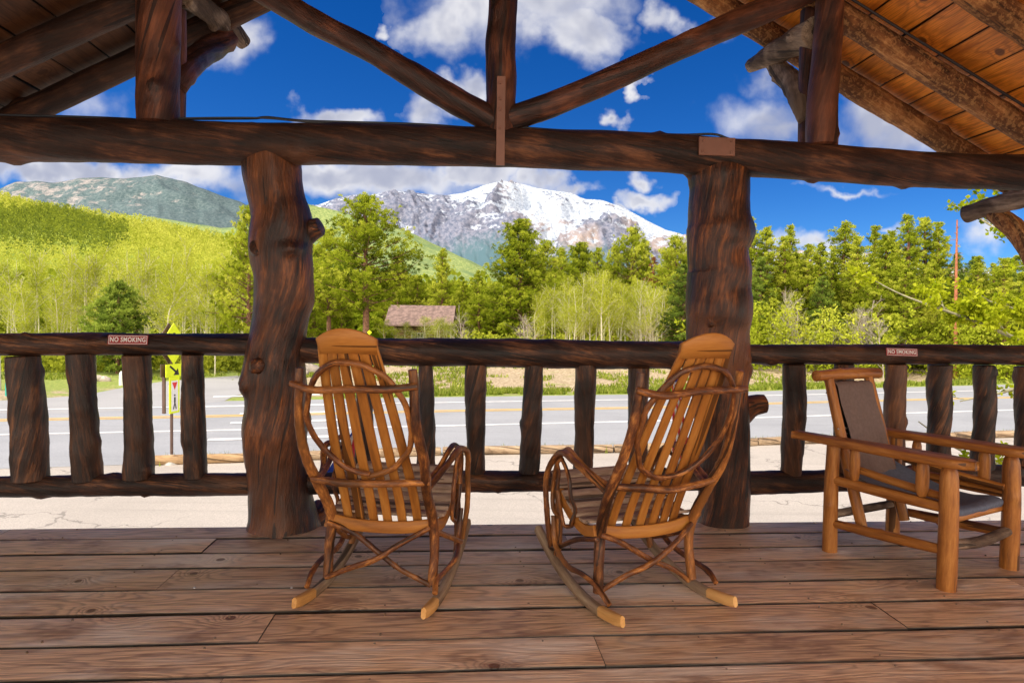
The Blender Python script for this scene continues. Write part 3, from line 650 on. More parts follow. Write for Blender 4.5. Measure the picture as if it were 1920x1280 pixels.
def lounge():
    r=empty('lounge_chair',(2.055,3.415,0),R(-60.2));r.scale=(1.03,1.0,1.0);tag(r,'honey coloured peeled log lounge chair with a canvas sling seat on the right','lounge chair')
    def lg(name,pts,rad,mat='chairlog',seg=22,nk=1,par=r):
        m=MB();log(m,pts,rad,seg=seg,step=.015,rough=.018,nk=nk,lump=.04,twist=.5,seed=int(rng.integers(9999)));return m.build(name,M[mat],par)
    for sy in (-1,1):
        lg('leg',[(-.28,sy*.277,0),(-.28,sy*.277,.30),(-.275,sy*.275,.555)],[.036,.0345,.032])
        lg('leg',[(.285,sy*.277,0),(.285,sy*.277,.30),(.28,sy*.275,.50),(.28,sy*.275,.555)],[.040,.039,.036,.024])
        lg('side_rail',[(-.27,sy*.277,.375),(0,sy*.277,.37),(.28,sy*.277,.365)],[.023,.028,.024])
        lg('stretcher',[(-.27,sy*.277,.15),(0,sy*.275,.16),(.28,sy*.277,.175)],[.020,.026,.022])
        lg('arm_spindle',[(-.16,sy*.272,.385),(-.16,sy*.272,.42),(-.16,sy*.272,.52),(-.16,sy*.272,.56)],[.012,.023,.023,.015])
        lg('arm_spindle',[(.165,sy*.272,.385),(.165,sy*.272,.42),(.165,sy*.272,.52),(.165,sy*.272,.56)],[.012,.026,.026,.018])
        lg('back_pole',[(-.165,sy*.185,.13),(-.22,sy*.183,.32),(-.29,sy*.18,.56),(-.38,sy*.175,.885)],[.026,.028,.027,.024])
        # arm board
        m=MB();n=30;V=[];G=[];
        for i in range(n):
            t=i/(n-1);x=-.50+.89*t;w=.034+.036*min(t/.55,1)**1.2
            if t>.86: w=w*math.sqrt(max(1-((t-.86)/.145)**2,.02))
            cy=sy*(.277-.0*t)
            for (dy,z) in ((-w,.563),(-w,.590),(-w+.006,.596),(w-.006,.596),(w,.590),(w,.563),(w-.005,.557),(-w+.005,.557)): V.append((x,cy+dy,z+.0));G.append((dy,z,x))
        m.add(V,[(i*8+q,(i+1)*8+q,(i+1)*8+(q+1)%8,i*8+(q+1)%8)[::-1] for i in range(n-1) for q in range(8)]+[tuple(range(8)),tuple((n-1)*8+q for q in range(8))[::-1]],G,.5);m.build('arm',M['chairlog'],r)
        lg('lower_side_rail',[(-.20,sy*.235,.45),(0,sy*.235,.425),(.27,sy*.24,.40)],[.018,.02,.018])
    lg('head_bar',[(-.385,-.275,.905),(-.385,0,.91),(-.385,.27,.905)],[.029,.031,.030],nk=3)
    lg('stretcher',[(.285,-.27,.20),(.285,0,.175),(.285,.27,.19)],[.022,.026,.022],'grey_log')
    lg('stretcher',[(-.28,-.27,.19),(-.28,.27,.18)],.022,'grey_log')
    lg('seat_front_bar',[(.245,-.27,.295),(.245,.27,.295)],.020)
    lg('back_bar',[(-.27,-.2,.50),(-.27,.2,.50)],.016)
    def cloth2(name,prof,y0,y1,mat,sag=0.,fold=0.):
        m=MB();na=40;nb_=24;S_=spline(np.array([(0,a,b) for a,b in prof]),na);V=np.zeros((na,nb_,3))
        for i in range(na):
            for k_ in range(nb_):
                v_=k_/(nb_-1);V[i,k_]=(S_[i][1]+fold*math.sin(v_*19+i*.05)*.5,y0+(y1-y0)*v_,S_[i][2]-sag*math.sin(v_*math.pi)*math.sin(i/(na-1)*math.pi)+fold*.4*math.sin(v_*31+i*.1))
        n0=V.reshape(-1,3);i=(np.arange(na-1)[:,None]*nb_+np.arange(nb_-1)[None]);q=np.stack([i,i+1,i+1+nb_,i+nb_],-1).reshape(-1,4)
        m.add(n0,q);return m.build(name,M[mat],r)
    cloth2('back_canvas',[(-.415,.80),(-.39,.865),(-.35,.855),(-.325,.76),(-.275,.62),(-.235,.48),(-.19,.38)],-.150,.160,'canvas',fold=.004)
    cloth2('back_canvas_rear',[(-.405,.82),(-.375,.72),(-.33,.58),(-.28,.46)],-.145,.155,'black')
    cloth2('seat_canvas',[(-.25,.43),(-.17,.40),(-.02,.35),(.12,.335),(.22,.35),(.268,.335),(.255,.29)],-.215,.235,'seatcloth',sag=.035,fold=.003)
    for z,y in ((.63,-.175),(.60,-.17)):
        m=MB();log(m,[(-.30,y-.03,z),(-.30,y+.045,z)],.005,seg=8,rough=0,step=.01);m.build('bolt',simple('bolt_metal',(.5,.45,.4),.35,metal=.8),r)
lounge()
# ================================================================== OUTSIDE
def smooth(t): t=np.clip(t,0,1);return t*t*(3-2*t)
def poly_w(pts,z=GZ):
    P=np.array([on_z(x,y,z)[:2] for x,y in pts])
    a=P[0]+(P[0]-P[1])/np.linalg.norm(P[0]-P[1])*60;b=P[-1]+(P[-1]-P[-2])/np.linalg.norm(P[-1]-P[-2])*90
    return np.vstack([a,P,b])
NEAR=poly_w([(0,815),(455,806),(812,799),(1280,788),(1420,783),(1890,769)])
MIDL=poly_w([(0,788),(455,779.5),(812,771),(1265,763.5),(1420,757),(1900,745)])
FARL=poly_w([(455,761),(812,755),(1265,748),(1420,742),(1830,732.5)])
FARE=poly_w([(0,752),(455,750),(812,743),(1265,737),(1420,732),(1800,722)])
KERB=poly_w([(300,871),(455,866),(812,853),(1265,846),(1420,834),(1870,820)])
def resamp(P,n=60):
    d=np.concatenate([[0],np.cumsum(np.linalg.norm(np.diff(P,axis=0),axis=1))]);s=np.linspace(0,d[-1],n)
    return np.stack([np.interp(s,d,P[:,0]),np.interp(s,d,P[:,1])],-1)
def ribbon(mb,P,w,z,off=0.,n=80):
    Q=resamp(P,n);T=np.gradient(Q,axis=0);T/=np.linalg.norm(T,axis=1)[:,None];N=np.stack([-T[:,1],T[:,0]],-1)
    a=Q+N*(off-w/2);b=Q+N*(off+w/2);V=np.zeros((2*n,3));V[:n,:2]=a;V[n:,:2]=b;V[:,2]=z
    i=np.arange(n-1);mb.add(V,np.stack([i,i+1,i+1+n,i+n],-1))
def between(mb,A,B,z,n=80):
    a=resamp(A,n);b=resamp(B,n);V=np.zeros((2*n,3));V[:n,:2]=a;V[n:,:2]=b;V[:,2]=z
    i=np.arange(n-1);mb.add(V,np.stack([i,i+1,i+1+n,i+n],-1))
def fary(x): return np.interp(x,FARE[:,0],FARE[:,1])
def gh(x,y):
    x=np.asarray(x,float);y=np.asarray(y,float)
    d=y-fary(x)-.6
    right=smooth((x+13)/6.)
    z=GZ-.004+right*.85*smooth(d/13.)+(1-right)*.35*smooth((d-9)/20.)
    z=z+np.where(d>1,(fbm(x*.25,y*.25,3)-.47)*.5*smooth(d/5.),0)*np.maximum(right,smooth((d-10)/6))
    z=z+smooth((d-60)/500)*6
    return z
# ground
ys=np.concatenate([np.arange(-8,30,2.),np.arange(30,62,.8),62*1.06**np.arange(1,90)])
ks=np.linspace(-1.9,1.9,190)
X=ks[None,:]*(ys[:,None]+22);Y=np.repeat(ys[:,None],len(ks),1);Z=gh(X,Y)
d=Y-fary(X)
gt=np.where(X>-12,np.clip(1-(d-.2)/1.6,.22,1),np.clip((d-2)/4,0.35,.9))
gt=np.maximum(gt,smooth((d-14)/10)*.8)+(fbm(X*.3,Y*.3,9)-.5)*1.1
m=MB();n0=len(ks);i=(np.arange(len(ys)-1)[:,None]*n0+np.arange(n0-1)[None,:])
m.add(np.stack([X,Y,Z],-1).reshape(-1,3),np.stack([i,i+1,i+1+n0,i+n0],-1).reshape(-1,4),None,gt.reshape(-1))
g=NT('roadside_ground');gc=g.attr('gc');t=g.attr('tint',False)
na=g.noise(gc,1.3,6,.65);nb2=g.noise(gc,6,4,.7)
dirt=g.mix(g.sstep(nb2,.38,.62),(.30,.22,.13),(.56,.46,.32));dirt=g.mix(g.sstep(g.noise(gc,14,3,.7),.55,.62),dirt,(.26,.20,.13))
gras=g.mix(g.sstep(nb2,.3,.7),(.16,.24,.035),(.34,.38,.08))
ff=g.sstep(g.math('ADD',t,g.math('MULTIPLY',g.math('SUBTRACT',na,.5),1.6)),.3,.65)
g.principled(g.mix(ff,dirt,gras),.9,nb2,.8,.08)
o=m.build('ground',g.m);tag(o,'dirt and grass verge rising beyond the road','ground',kind='structure')
# asphalt
def asphalt(name,c0,c1,crack=0.,scale=60,patch=None):
    a=NT(name);gc=a.attr('gc');n=a.noise(gc,scale,3,.7);b=a.noise(gc,.35,4,.6)
    c=a.mix(a.sstep(n,.3,.7),c0,c1);c=a.mix(a.math('MULTIPLY',a.sstep(b,.35,.7),.35),c,tuple(x*.78 for x in c0))
    st=a.noise(a.scale(gc,(.06,1.6,1)),2.,3,.6);c=a.mix(a.math('MULTIPLY',a.sstep(st,.5,.7),.22),c,tuple(x*.7 for x in c0))
    if crack:
        v=a.n('TexVoronoi',feature='DISTANCE_TO_EDGE',voronoi_dimensions='2D');v.inputs['Scale'].default_value=.42
        a.set(v.inputs['Vector'],a.vm('ADD',gc,a.scale(a.n('TexNoise',_Vector=gc,_Scale=2.2,_Detail=6.).outputs[1],(1.1,1.1,0))).outputs[0])
        k=a.math('LESS_THAN',v.outputs[0],.011);k=a.math('MULTIPLY',k,a.sstep(a.noise(gc,.5,2),.42,.5))
        c=a.mix(a.math('MULTIPLY',k,crack),c,tuple(x*.35 for x in c0))
    a.principled(c,.85,n,.5,.006);return a.m
m=MB();A=np.array([[-90,-6],[90,-6]]);K2=resamp(KERB,80);A2=np.stack([np.linspace(KERB[0,0],KERB[-1,0],80),np.full(80,-6.)],-1)
between(m,A2,K2+[0,.12],GZ+.001)
o=m.build('car_park',asphalt('pale_worn_asphalt',(.37,.335,.30),(.54,.49,.44),.55,45));tag(o,'pale cracked parking area below the porch','car park',kind='structure')
m=MB();between(m,K2+[0,.12],resamp(FARE,80)+[0,-.35],GZ+.006)
o=m.build('road',asphalt('grey_blue_asphalt',(.30,.315,.345),(.40,.41,.435),.0,30));tag(o,'grey asphalt highway with painted lines','road',kind='structure')
m=MB();sr=[(-200,762),(20,750),(150,742),(230,727),(300,716),(380,709),(450,704),(540,699),(600,697)];sr2=[(-200,775),(20,775),(150,775),(230,770),(330,762),(420,752),(440,742),(500,728),(600,715)]
between(m,np.array([on_z(x,y,GZ)[:2] for x,y in sr]),np.array([on_z(x,y,GZ)[:2] for x,y in sr2]),GZ+.01)
o=m.build('side_road',asphalt('side_road_asphalt',(.34,.345,.36),(.42,.42,.43),.0,30));tag(o,'side road joining the highway on the left','road',kind='structure')
wp=simple('worn_white_road_paint',(.82,.82,.82),.7,.12,4,.1);yp=simple('yellow_road_paint',(.78,.50,.12),.7,.12,4,.1)
m=MB();ribbon(m,NEAR,.22,GZ+.014);ribbon(m,FARL,.2,GZ+.014)
# crosswalk bars (parallel to the road, one each side of the left post)
for (x0,y0,x1,y1,w_) in ((390,825,640,818,.36),(432,793.5,640,787.5,.38),(387,762.5,620,759,.4),(450,776,628,772.5,.38),(400,744,600,740,.45)):
    a=np.array(on_z(x0,y0,GZ)[:2]);b_=np.array(on_z(x1,y1,GZ)[:2]);ribbon(m,np.array([a,b_]),w_,GZ+.018,n=4)
o=m.build('road_marking_white',wp);o.name='white_road_markings';tag(o,'white painted edge lines and crosswalk bars on the road','road marking',kind='structure')
m=MB();ribbon(m,MIDL,.17,GZ+.014,-.17);ribbon(m,MIDL,.17,GZ+.014,.17)
o=m.build('yellow_road_lines',yp);tag(o,'double yellow line along the middle of the road','road marking',kind='structure')
# kerb timbers
tm=log_mat('weathered_kerb_timber',(.20,.13,.08),(.38,.27,.17),(.52,.40,.27),.8,12,.5,.02,blot=(.2,.5));tm2=log_mat('orange_kerb_timber',(.24,.14,.07),(.42,.27,.14),(.52,.37,.21),.7,12,.5,.02,blot=(.2,.5))
kp=resamp(np.array([on_z(x,y,GZ)[:2] for x,y in [(283,871),(455,866),(812,853),(1265,846),(1420,834),(1870,820),(2010,816)]]),13)
for i in range(12):
    a=kp[i];b_=kp[i+1];dd=(b_-a)/np.linalg.norm(b_-a)
    m=MB();P0=a+dd*.03;P1=b_-dd*.05
    log(m,[(P0[0],P0[1],GZ+.10),((P0[0]+P1[0])/2,(P0[1]+P1[1])/2,GZ+.105),(P1[0],P1[1],GZ+.10)],[.115,.12,.112],seg=16,step=.12,rough=.04)
    o=m.build('kerb_timber',tm2 if i==0 else tm)
    tag(o,'orange kerb timber at the foot of the crossing sign post' if i==0 else 'weathered timber in the row edging the car park beside the road','kerb timber',None if i==0 else 'timbers edging the car park')
# ---- mountains
def ridge(name,prof,D,zf,Df,rows,amp,fq,seed,mat,label,cat,bump=1.5,power=1.25,step=6,rag=0.,gully=False):
    px=np.arange(prof[0][0],prof[-1][0]+1,step);py=np.interp(px,[p[0] for p in prof],[p[1] for p in prof])
    py=py+(fbm(px/26.,px*0+seed,seed,4)-.47)*rag
    s=np.linspace(0,1,rows);V=np.zeros((rows,len(px),3));GR=np.zeros((rows,len(px)))
    for j,sj in enumerate(s):
        Dj=D+(Df-D)*sj
        r=np.array([ray(a,b) for a,b in zip(px,py)])
        zr_=H+r[:,2]/r[:,1]*D
        x=r[:,0]/r[:,1]*Dj
        q=fbm(x/fq+3,np.full_like(x,Dj/fq),seed,6)
        rid=1-abs(2*q-1)
        z=zf+(zr_-zf)*(1-sj)**power+(rid-.75)*amp*min(sj*6,1)*(1-sj)*(zr_-zf)
        if gully:
            un=x/Dj*10;wp=(fbm(un*1.1+7,np.full_like(un,sj*2),seed+3,4)-.5)*1.6
            g1=1-abs(2*fbm(un*1.5+sj*.9+wp,np.full_like(un,sj*2.2)+wp*.5,seed+1,6)-1);g2=1-abs(2*fbm(un*4.5-sj*2.+wp*2,np.full_like(un,sj*6.),seed+2,5)-1)
            rid=.68*g1+.32*g2
            z=zf+(zr_-zf)*(1-sj)**power+((g1-.78)*.75+(g2-.75)*.22)*amp*min(sj*9,1)*(1-sj)**.7*(zr_-zf)*.62
        GR[j]=rid
        V[j]=np.stack([x,np.full_like(x,Dj),z],-1)
    # back face so that the ridge has a far side
    back=V[0]*[1.25,1.25,1];back[:,2]=zf
    V=np.concatenate([back[None],V]);n=len(px);rr_=rows+1
    i=(np.arange(rr_-1)[:,None]*n+np.arange(n-1)[None,:])
    T=np.repeat(np.concatenate([[0],1-s])[:,None],n,1)
    m=MB();GC=V.copy()/D*10
    if gully: GC[...,0]=V[...,0]/V[...,1]*10;GC[1:,:,1]=GR
    m.add(V.reshape(-1,3),np.stack([i,i+n,i+1+n,i+1],-1).reshape(-1,4),GC.reshape(-1,3),T.reshape(-1))
    o=m.build(name,mat);tag(o,label,cat,kind='structure');return V[1:],px
a=NT('hazy_snowy_rock');gc=a.attr('gc');t=a.attr('tint',False)
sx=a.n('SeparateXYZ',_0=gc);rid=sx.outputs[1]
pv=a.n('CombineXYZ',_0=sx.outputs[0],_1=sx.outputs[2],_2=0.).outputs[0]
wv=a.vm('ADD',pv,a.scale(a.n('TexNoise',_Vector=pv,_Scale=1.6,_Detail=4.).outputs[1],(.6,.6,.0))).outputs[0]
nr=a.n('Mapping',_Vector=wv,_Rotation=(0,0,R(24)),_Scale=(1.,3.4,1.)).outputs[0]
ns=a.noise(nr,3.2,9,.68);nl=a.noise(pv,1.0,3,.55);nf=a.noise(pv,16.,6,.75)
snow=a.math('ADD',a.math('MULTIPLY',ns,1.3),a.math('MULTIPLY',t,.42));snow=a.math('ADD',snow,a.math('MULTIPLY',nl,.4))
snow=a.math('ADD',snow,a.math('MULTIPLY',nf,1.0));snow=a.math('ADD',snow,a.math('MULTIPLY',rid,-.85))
snow=a.math('ADD',snow,a.math('MULTIPLY',a.sstep(sx.outputs[0],-1.6,.1),.17))  # snow thins leftward, which also paints the mountain's shadowed half darker
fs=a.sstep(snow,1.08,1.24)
rock=a.mix(a.sstep(nf,.38,.62),(.11,.135,.20),(.25,.26,.33));rock=a.mix(a.math('MULTIPLY',a.sstep(sx.outputs[0],-1.0,1.5),a.sstep(nl,.42,.6)),rock,(.42,.34,.30))  # distance haze mixed into the rock colours as blue
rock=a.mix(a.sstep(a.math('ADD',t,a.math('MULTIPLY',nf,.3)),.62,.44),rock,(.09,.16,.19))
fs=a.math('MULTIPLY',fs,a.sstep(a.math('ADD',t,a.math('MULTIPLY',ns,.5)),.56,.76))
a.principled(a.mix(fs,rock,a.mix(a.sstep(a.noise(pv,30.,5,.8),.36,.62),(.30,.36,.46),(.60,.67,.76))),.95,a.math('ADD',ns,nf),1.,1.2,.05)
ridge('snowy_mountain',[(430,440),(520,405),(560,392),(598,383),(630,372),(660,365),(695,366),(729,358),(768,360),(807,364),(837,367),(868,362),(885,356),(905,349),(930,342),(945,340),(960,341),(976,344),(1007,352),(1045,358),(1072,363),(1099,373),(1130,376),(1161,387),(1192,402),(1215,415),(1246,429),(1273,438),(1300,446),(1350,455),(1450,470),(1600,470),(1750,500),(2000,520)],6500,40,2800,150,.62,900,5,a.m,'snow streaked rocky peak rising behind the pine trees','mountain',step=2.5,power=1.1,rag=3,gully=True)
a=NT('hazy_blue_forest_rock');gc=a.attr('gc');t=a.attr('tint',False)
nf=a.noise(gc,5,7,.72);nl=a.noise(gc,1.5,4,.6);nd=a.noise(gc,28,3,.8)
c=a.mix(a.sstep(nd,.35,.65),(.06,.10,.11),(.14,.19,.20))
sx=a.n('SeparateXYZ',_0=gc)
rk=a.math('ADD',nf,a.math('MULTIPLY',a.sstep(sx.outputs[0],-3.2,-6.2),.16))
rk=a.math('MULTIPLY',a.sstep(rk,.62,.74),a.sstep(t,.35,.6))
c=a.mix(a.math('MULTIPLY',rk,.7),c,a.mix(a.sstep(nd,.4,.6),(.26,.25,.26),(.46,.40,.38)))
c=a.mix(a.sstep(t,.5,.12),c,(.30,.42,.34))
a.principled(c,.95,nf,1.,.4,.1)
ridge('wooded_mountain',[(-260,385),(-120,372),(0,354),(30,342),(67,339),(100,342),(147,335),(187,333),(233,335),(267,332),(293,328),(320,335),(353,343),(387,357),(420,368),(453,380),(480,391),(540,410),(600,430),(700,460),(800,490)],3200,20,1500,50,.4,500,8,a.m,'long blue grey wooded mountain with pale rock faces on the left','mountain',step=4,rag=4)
def hillmat(name,c0,c1,c2,sc=30):
    a=NT(name);gc=a.attr('gc');n=a.noise(gc,sc,5,.75);nl=a.noise(gc,2.,4,.6)
    c=a.mix(a.sstep(n,.35,.65),c0,c1);c=a.mix(a.math('MULTIPLY',a.sstep(nl,.45,.62),.7),c,c2);a.principled(c,.95,n,1.,.3,.1);return a.m
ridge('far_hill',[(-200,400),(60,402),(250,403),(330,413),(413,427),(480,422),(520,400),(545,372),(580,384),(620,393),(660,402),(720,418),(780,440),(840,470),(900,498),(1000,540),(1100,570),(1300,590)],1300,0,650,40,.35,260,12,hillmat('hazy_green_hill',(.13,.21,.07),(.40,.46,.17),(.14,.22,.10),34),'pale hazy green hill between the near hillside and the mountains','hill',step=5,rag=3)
HP=[(-350,318),(-150,353),(0,383),(80,400),(133,409),(187,416),(253,426),(340,442),(430,462),(520,490),(640,540),(760,575),(900,592),(1100,600),(1500,600),(2100,590),(2600,590)]
HV,hpx=ridge('near_hill',HP,420,-1.2,105,44,.10,70,15,hillmat('sunlit_green_hill',(.30,.38,.04),(.46,.50,.07),(.20,.28,.05),60),'bright green hillside on the left','hill',step=12,power=1.0)
# ---- foliage
L_pine=leaf_mat('pine_needles',(.11,.16,.012),(.38,.45,.03),(.64,.66,.09),.4)
L_pined=leaf_mat('dark_pine_needles',(.04,.07,.015),(.17,.25,.035),(.36,.45,.07),.3)
L_asp=leaf_mat('aspen_leaves',(.20,.24,.03),(.48,.52,.05),(.68,.70,.12),.4)
L_bright=leaf_mat('spring_leaves',(.20,.28,.01),(.46,.52,.02),(.66,.70,.06),.45)
L_dead=leaf_mat('dead_pine_needles',(.10,.035,.015),(.28,.12,.05),(.42,.20,.09),.2)
L_hill=leaf_mat('hillside_leaves',(.06,.11,.03),(.36,.41,.04),(.60,.61,.11),.3)
B_pine=simple('pine_bark',(.22,.11,.07),.9,.4,9,.6);B_asp=simple('pale_aspen_bark',(.62,.58,.44),.8,.2,6,.3);B_grey=simple('grey_bare_bark',(.46,.40,.33),.85,.2,6,.3);B_red=simple('red_brown_bark',(.42,.15,.07),.85,.3,9,.5)
def blades(C,K,L,Wd,up=.15,T=None,rg=rng,flat=None):
    """K thin leaf triangles around every centre"""
    n=len(C);Cn=np.repeat(C,K,0);d=rg.normal(size=(n*K,3));d[:,2]+=up*2;d/=np.linalg.norm(d,axis=1)[:,None]
    q=rg.normal(size=(n*K,3));q-=d*(q*d).sum(1)[:,None];q/=np.linalg.norm(q,axis=1)[:,None]
    ln=L*rg.uniform(.6,1.3,(n*K,1));w=Wd*rg.uniform(.7,1.3,(n*K,1))
    st=Cn+d*ln*.15
    V=np.stack([st,Cn+d*ln*.7+q*w,Cn+d*ln,Cn+d*ln*.6-q*w],1).reshape(-1,3)
    i=np.arange(n*K)[:,None]*4+np.arange(4)[None,:]
    TT=None if T is None else np.repeat(np.repeat(T,K)+rg.normal(0,.05,n*K),4)
    return V,i,TT
def pine_mesh(h,base,wid,limbs,seed,lean=0.,top=.35,tl=.34,dens=1.,rag=.25):
    rg=np.random.default_rng(seed)
    tr=MB();r0=.022*h
    tp=[(0,0,0),(rg.normal(0,.1)+lean*.3,rg.normal(0,.1),h*.4),(lean*.7,rg.normal(0,.12),h*.75),(lean,0,h*.98)]
    log(tr,tp,[r0,r0*.75,r0*.42,r0*.1],seg=8,step=h/26,rough=.05,seed=seed)
    sp_=spline(tp,50)
    C=[];T=[]
    for k in range(limbs):
        f=base+(1-base)*(k+rg.uniform(0,1))/limbs
        f=min(f,.985);z=f*h;u=(f-base)/(1-base)
        prof=(min(u/.22,1)**.6)*(1-u)**(.75-top*.4)+top*.25*(1-u)
        ln=wid*max(prof,.08)*rg.uniform(1-rag*1.6,1+rag)
        az=k*2.399+rg.normal(0,.4);rise=rg.uniform(-.1,.35)+u*.5
        c0=sp_[int(f*49)]
        d=np.array([math.cos(az),math.sin(az),rise]);d/=np.linalg.norm(d)
        p1=c0+d*ln*.6+[0,0,-.02*ln];p2=c0+d*ln+np.array([0,0,rg.uniform(-.05,.15)*ln])
        if ln>.8: log(tr,[c0,p1,p2],[r0*.2*(1-u*.6),r0*.12*(1-u*.6),.012],seg=4,step=ln/4,rough=0,seed=1,caps=False)
        nt=max(int(ln*7*dens),4);lt=rg.normal(0,.13)
        s=rg.uniform(.28,1.05,nt)**.7
        P=c0+(p2-c0)*s[:,None];sd_=.10+.20*ln*(1.1-abs(s-.7))*.55
        off=rg.normal(size=(nt,3))*sd_[:,None]*[1,1,.5]
        P=P+off
        C.append(P);T.append(.36+lt*1.5+off[:,2]/(.4+.1*ln)*.32+(s-.62)*.6+u*.08+rg.normal(0,.07,nt))  # crown shading put into tint: inner tufts darker, upper and outer lighter
    C=np.concatenate(C);T=np.clip(np.concatenate(T),.02,.98)
    V,i,TT=blades(C,22,tl*.68,tl*.085,.5,T,rg)
    cr=MB();cr.add(V,i,None,TT)
    return tr,cr
def aspen_mesh(h,seed,leaves=2600,br=15,bare=False,spread=.2,lf=.10):
    rg=np.random.default_rng(seed);tr=MB();b=rg.normal(0,.03*h,4)
    stems=1 if rg.random()<.6 else 2;C=[];T=[]
    for st in range(stems):
        o_=rg.normal(0,.25,2)*st;ln=rg.normal(0,.05*h,2)
        tp=[(o_[0],o_[1],0),(o_[0]+b[0]*.4,o_[1]+b[1]*.4,h*.3),(o_[0]+b[0]+ln[0]*.5,o_[1]+b[1]*.7,h*.62),(o_[0]+b[2]*.6+ln[0],o_[1]+b[3]*.5+ln[1],h*.97)]
        r0=.0085*h
        log(tr,tp,[r0,r0*.8,r0*.5,r0*.12],seg=7,step=h/24,rough=.06,seed=seed)
        sp_=spline(tp,50)
        nb_=br*(3 if bare else 1)
        for k in range(nb_):
            f=rg.uniform(.3 if not bare else .15,.95);c0=sp_[int(f*49)];az=rg.uniform(0,6.28);ln_=h*spread*(1.15-f)*rg.uniform(.6,1.4)+.3
            d=np.array([math.cos(az),math.sin(az),rg.uniform(.6,1.5)]);d/=np.linalg.norm(d)
            p1=c0+d*ln_*.5;p2=c0+d*ln_+np.array([0,0,.15*ln_])
            log(tr,[c0,p1,p2],[r0*.28,r0*.2,.008],seg=4,step=ln_/4,rough=0,seed=2,caps=False)
            for q in range(4 if not bare else 7):
                s=rg.uniform(.3,1);a_=c0+(p2-c0)*s;dd=d+rg.normal(0,.45,3);e=a_+dd*ln_*.35
                log(tr,[a_,e],[r0*.11,.006],seg=3,step=ln_*.2,rough=0,seed=3,caps=False)
            if not bare:
                n_=max(int(leaves/(br*stems)),3);s=rg.uniform(.25,1.1,n_)
                P=c0+(p2-c0)*s[:,None]+rg.normal(size=(n_,3))*(.10+.16*ln_);C.append(P);T.append(np.full(n_,.5+rg.normal(0,.13))+rg.normal(0,.12,n_))
    if bare: return tr,None
    C=np.concatenate(C);T=np.clip(np.concatenate(T),.02,.98);V,i,TT=blades(C,2,lf,lf*.33,0,T,rg);cr=MB();cr.add(V,i,None,TT);return tr,cr
PROTO={}
def proto(kind,k):
    key=(kind,k)
    if key in PROTO: return PROTO[key]
    sd_=1000+hash(kind)%1*0+{'ponderosa':0,'pine':100,'slim':200,'aspen':300,'bare':400,'dead':500,'small':600}[kind]+k
    if kind=='ponderosa': tr,cr=pine_mesh(14,.16,4.3,150,sd_,rng.normal(0,.3),.5,.36,1.15,.35);mats=(B_pine,L_pine);h=14
    if kind=='ponderosa' and k==0: tr,cr=pine_mesh(14,.30,4.1,130,sd_,.2,.55,.36,1.25,.35);mats=(B_pine,L_pine);h=14
    if kind=='ponderosa' and k==1: tr,cr=pine_mesh(14,.12,3.9,190,sd_,.1,.6,.34,1.5,.25);mats=(B_pine,L_pine);h=14
    if kind=='pine': tr,cr=pine_mesh(13,.10,3.0,150,sd_,rng.normal(0,.3),.35,.34,1.2,.35);mats=(B_pine,L_pine);h=13
    if kind=='slim': tr,cr=pine_mesh(13,.06,2.2,150,sd_,rng.normal(0,.25),.2,.34,1.35,.4);mats=(B_pine,L_pine);h=13
    if kind=='dead': tr,cr=pine_mesh(12,.2,1.9,70,sd_,0,.2,.3,.7,.5);mats=(B_red,L_dead);h=12
    if kind=='small': tr,cr=pine_mesh(5,.04,2.0,90,sd_,0,.25,.3,1.5,.25);mats=(B_pine,L_pined);h=5
    if kind=='aspen': tr,cr=aspen_mesh(9,sd_);mats=(B_asp,L_asp);h=9
    if kind=='bare': tr,cr=aspen_mesh(6,sd_,bare=True,br=10,spread=.28);mats=(B_grey,None);h=6
    t_=tr.build('trunk',mats[0]);c_=cr.build('crown',mats[1],smooth=False) if cr else None
    bpy.data.objects.remove(t_) if False else None
    PROTO[key]=(t_.data,c_.data if c_ else None,h)
    bpy.data.objects.remove(t_)
    if c_: bpy.data.objects.remove(c_)
    return PROTO[key]
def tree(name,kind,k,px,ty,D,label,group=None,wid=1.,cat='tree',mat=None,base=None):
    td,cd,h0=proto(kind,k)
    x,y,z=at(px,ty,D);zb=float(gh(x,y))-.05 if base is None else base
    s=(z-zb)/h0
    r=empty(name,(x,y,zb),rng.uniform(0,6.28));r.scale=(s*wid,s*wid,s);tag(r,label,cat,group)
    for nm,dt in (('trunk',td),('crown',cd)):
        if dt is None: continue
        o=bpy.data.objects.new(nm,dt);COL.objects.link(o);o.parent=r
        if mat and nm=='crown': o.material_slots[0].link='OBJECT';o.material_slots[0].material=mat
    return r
# named pines
for px,ty,D in ((800,590,61),(760,600,60),(725,596,60),(850,596,61),(822,590,60),(815,603,62),(742,612,61),(838,600,62),(780,616,61)):
    tree('aspen_tree','aspen',int(px)%8,px,ty,D,'small leafy young aspen standing in front of the log cabin','young aspens in front of the cabin',1.7)
tree('pine_tree','ponderosa',0,688,364,52,'tall wide crowned pine left of the cabin with its reddish trunk showing',wid=1.0)
tree('pine_tree','ponderosa',1,975,408,60,'dense round crowned pine in the middle of the view right of the cabin',wid=1.0)
tree('pine_tree','ponderosa',2,468,382,40,'large pine partly hidden by the left log post',wid=.72)
tree('pine_tree','pine',0,830,463,72,'slender mid green pine just above the cabin',wid=.8)
tree('pine_tree','small',0,220,527,40,'small dark green pine among the pale aspens on the left',wid=1.05)
tree('dead_pine','dead',0,1228,478,75,'rust brown dying pine at the right end of the green pine row',wid=1.1,cat='dead tree')
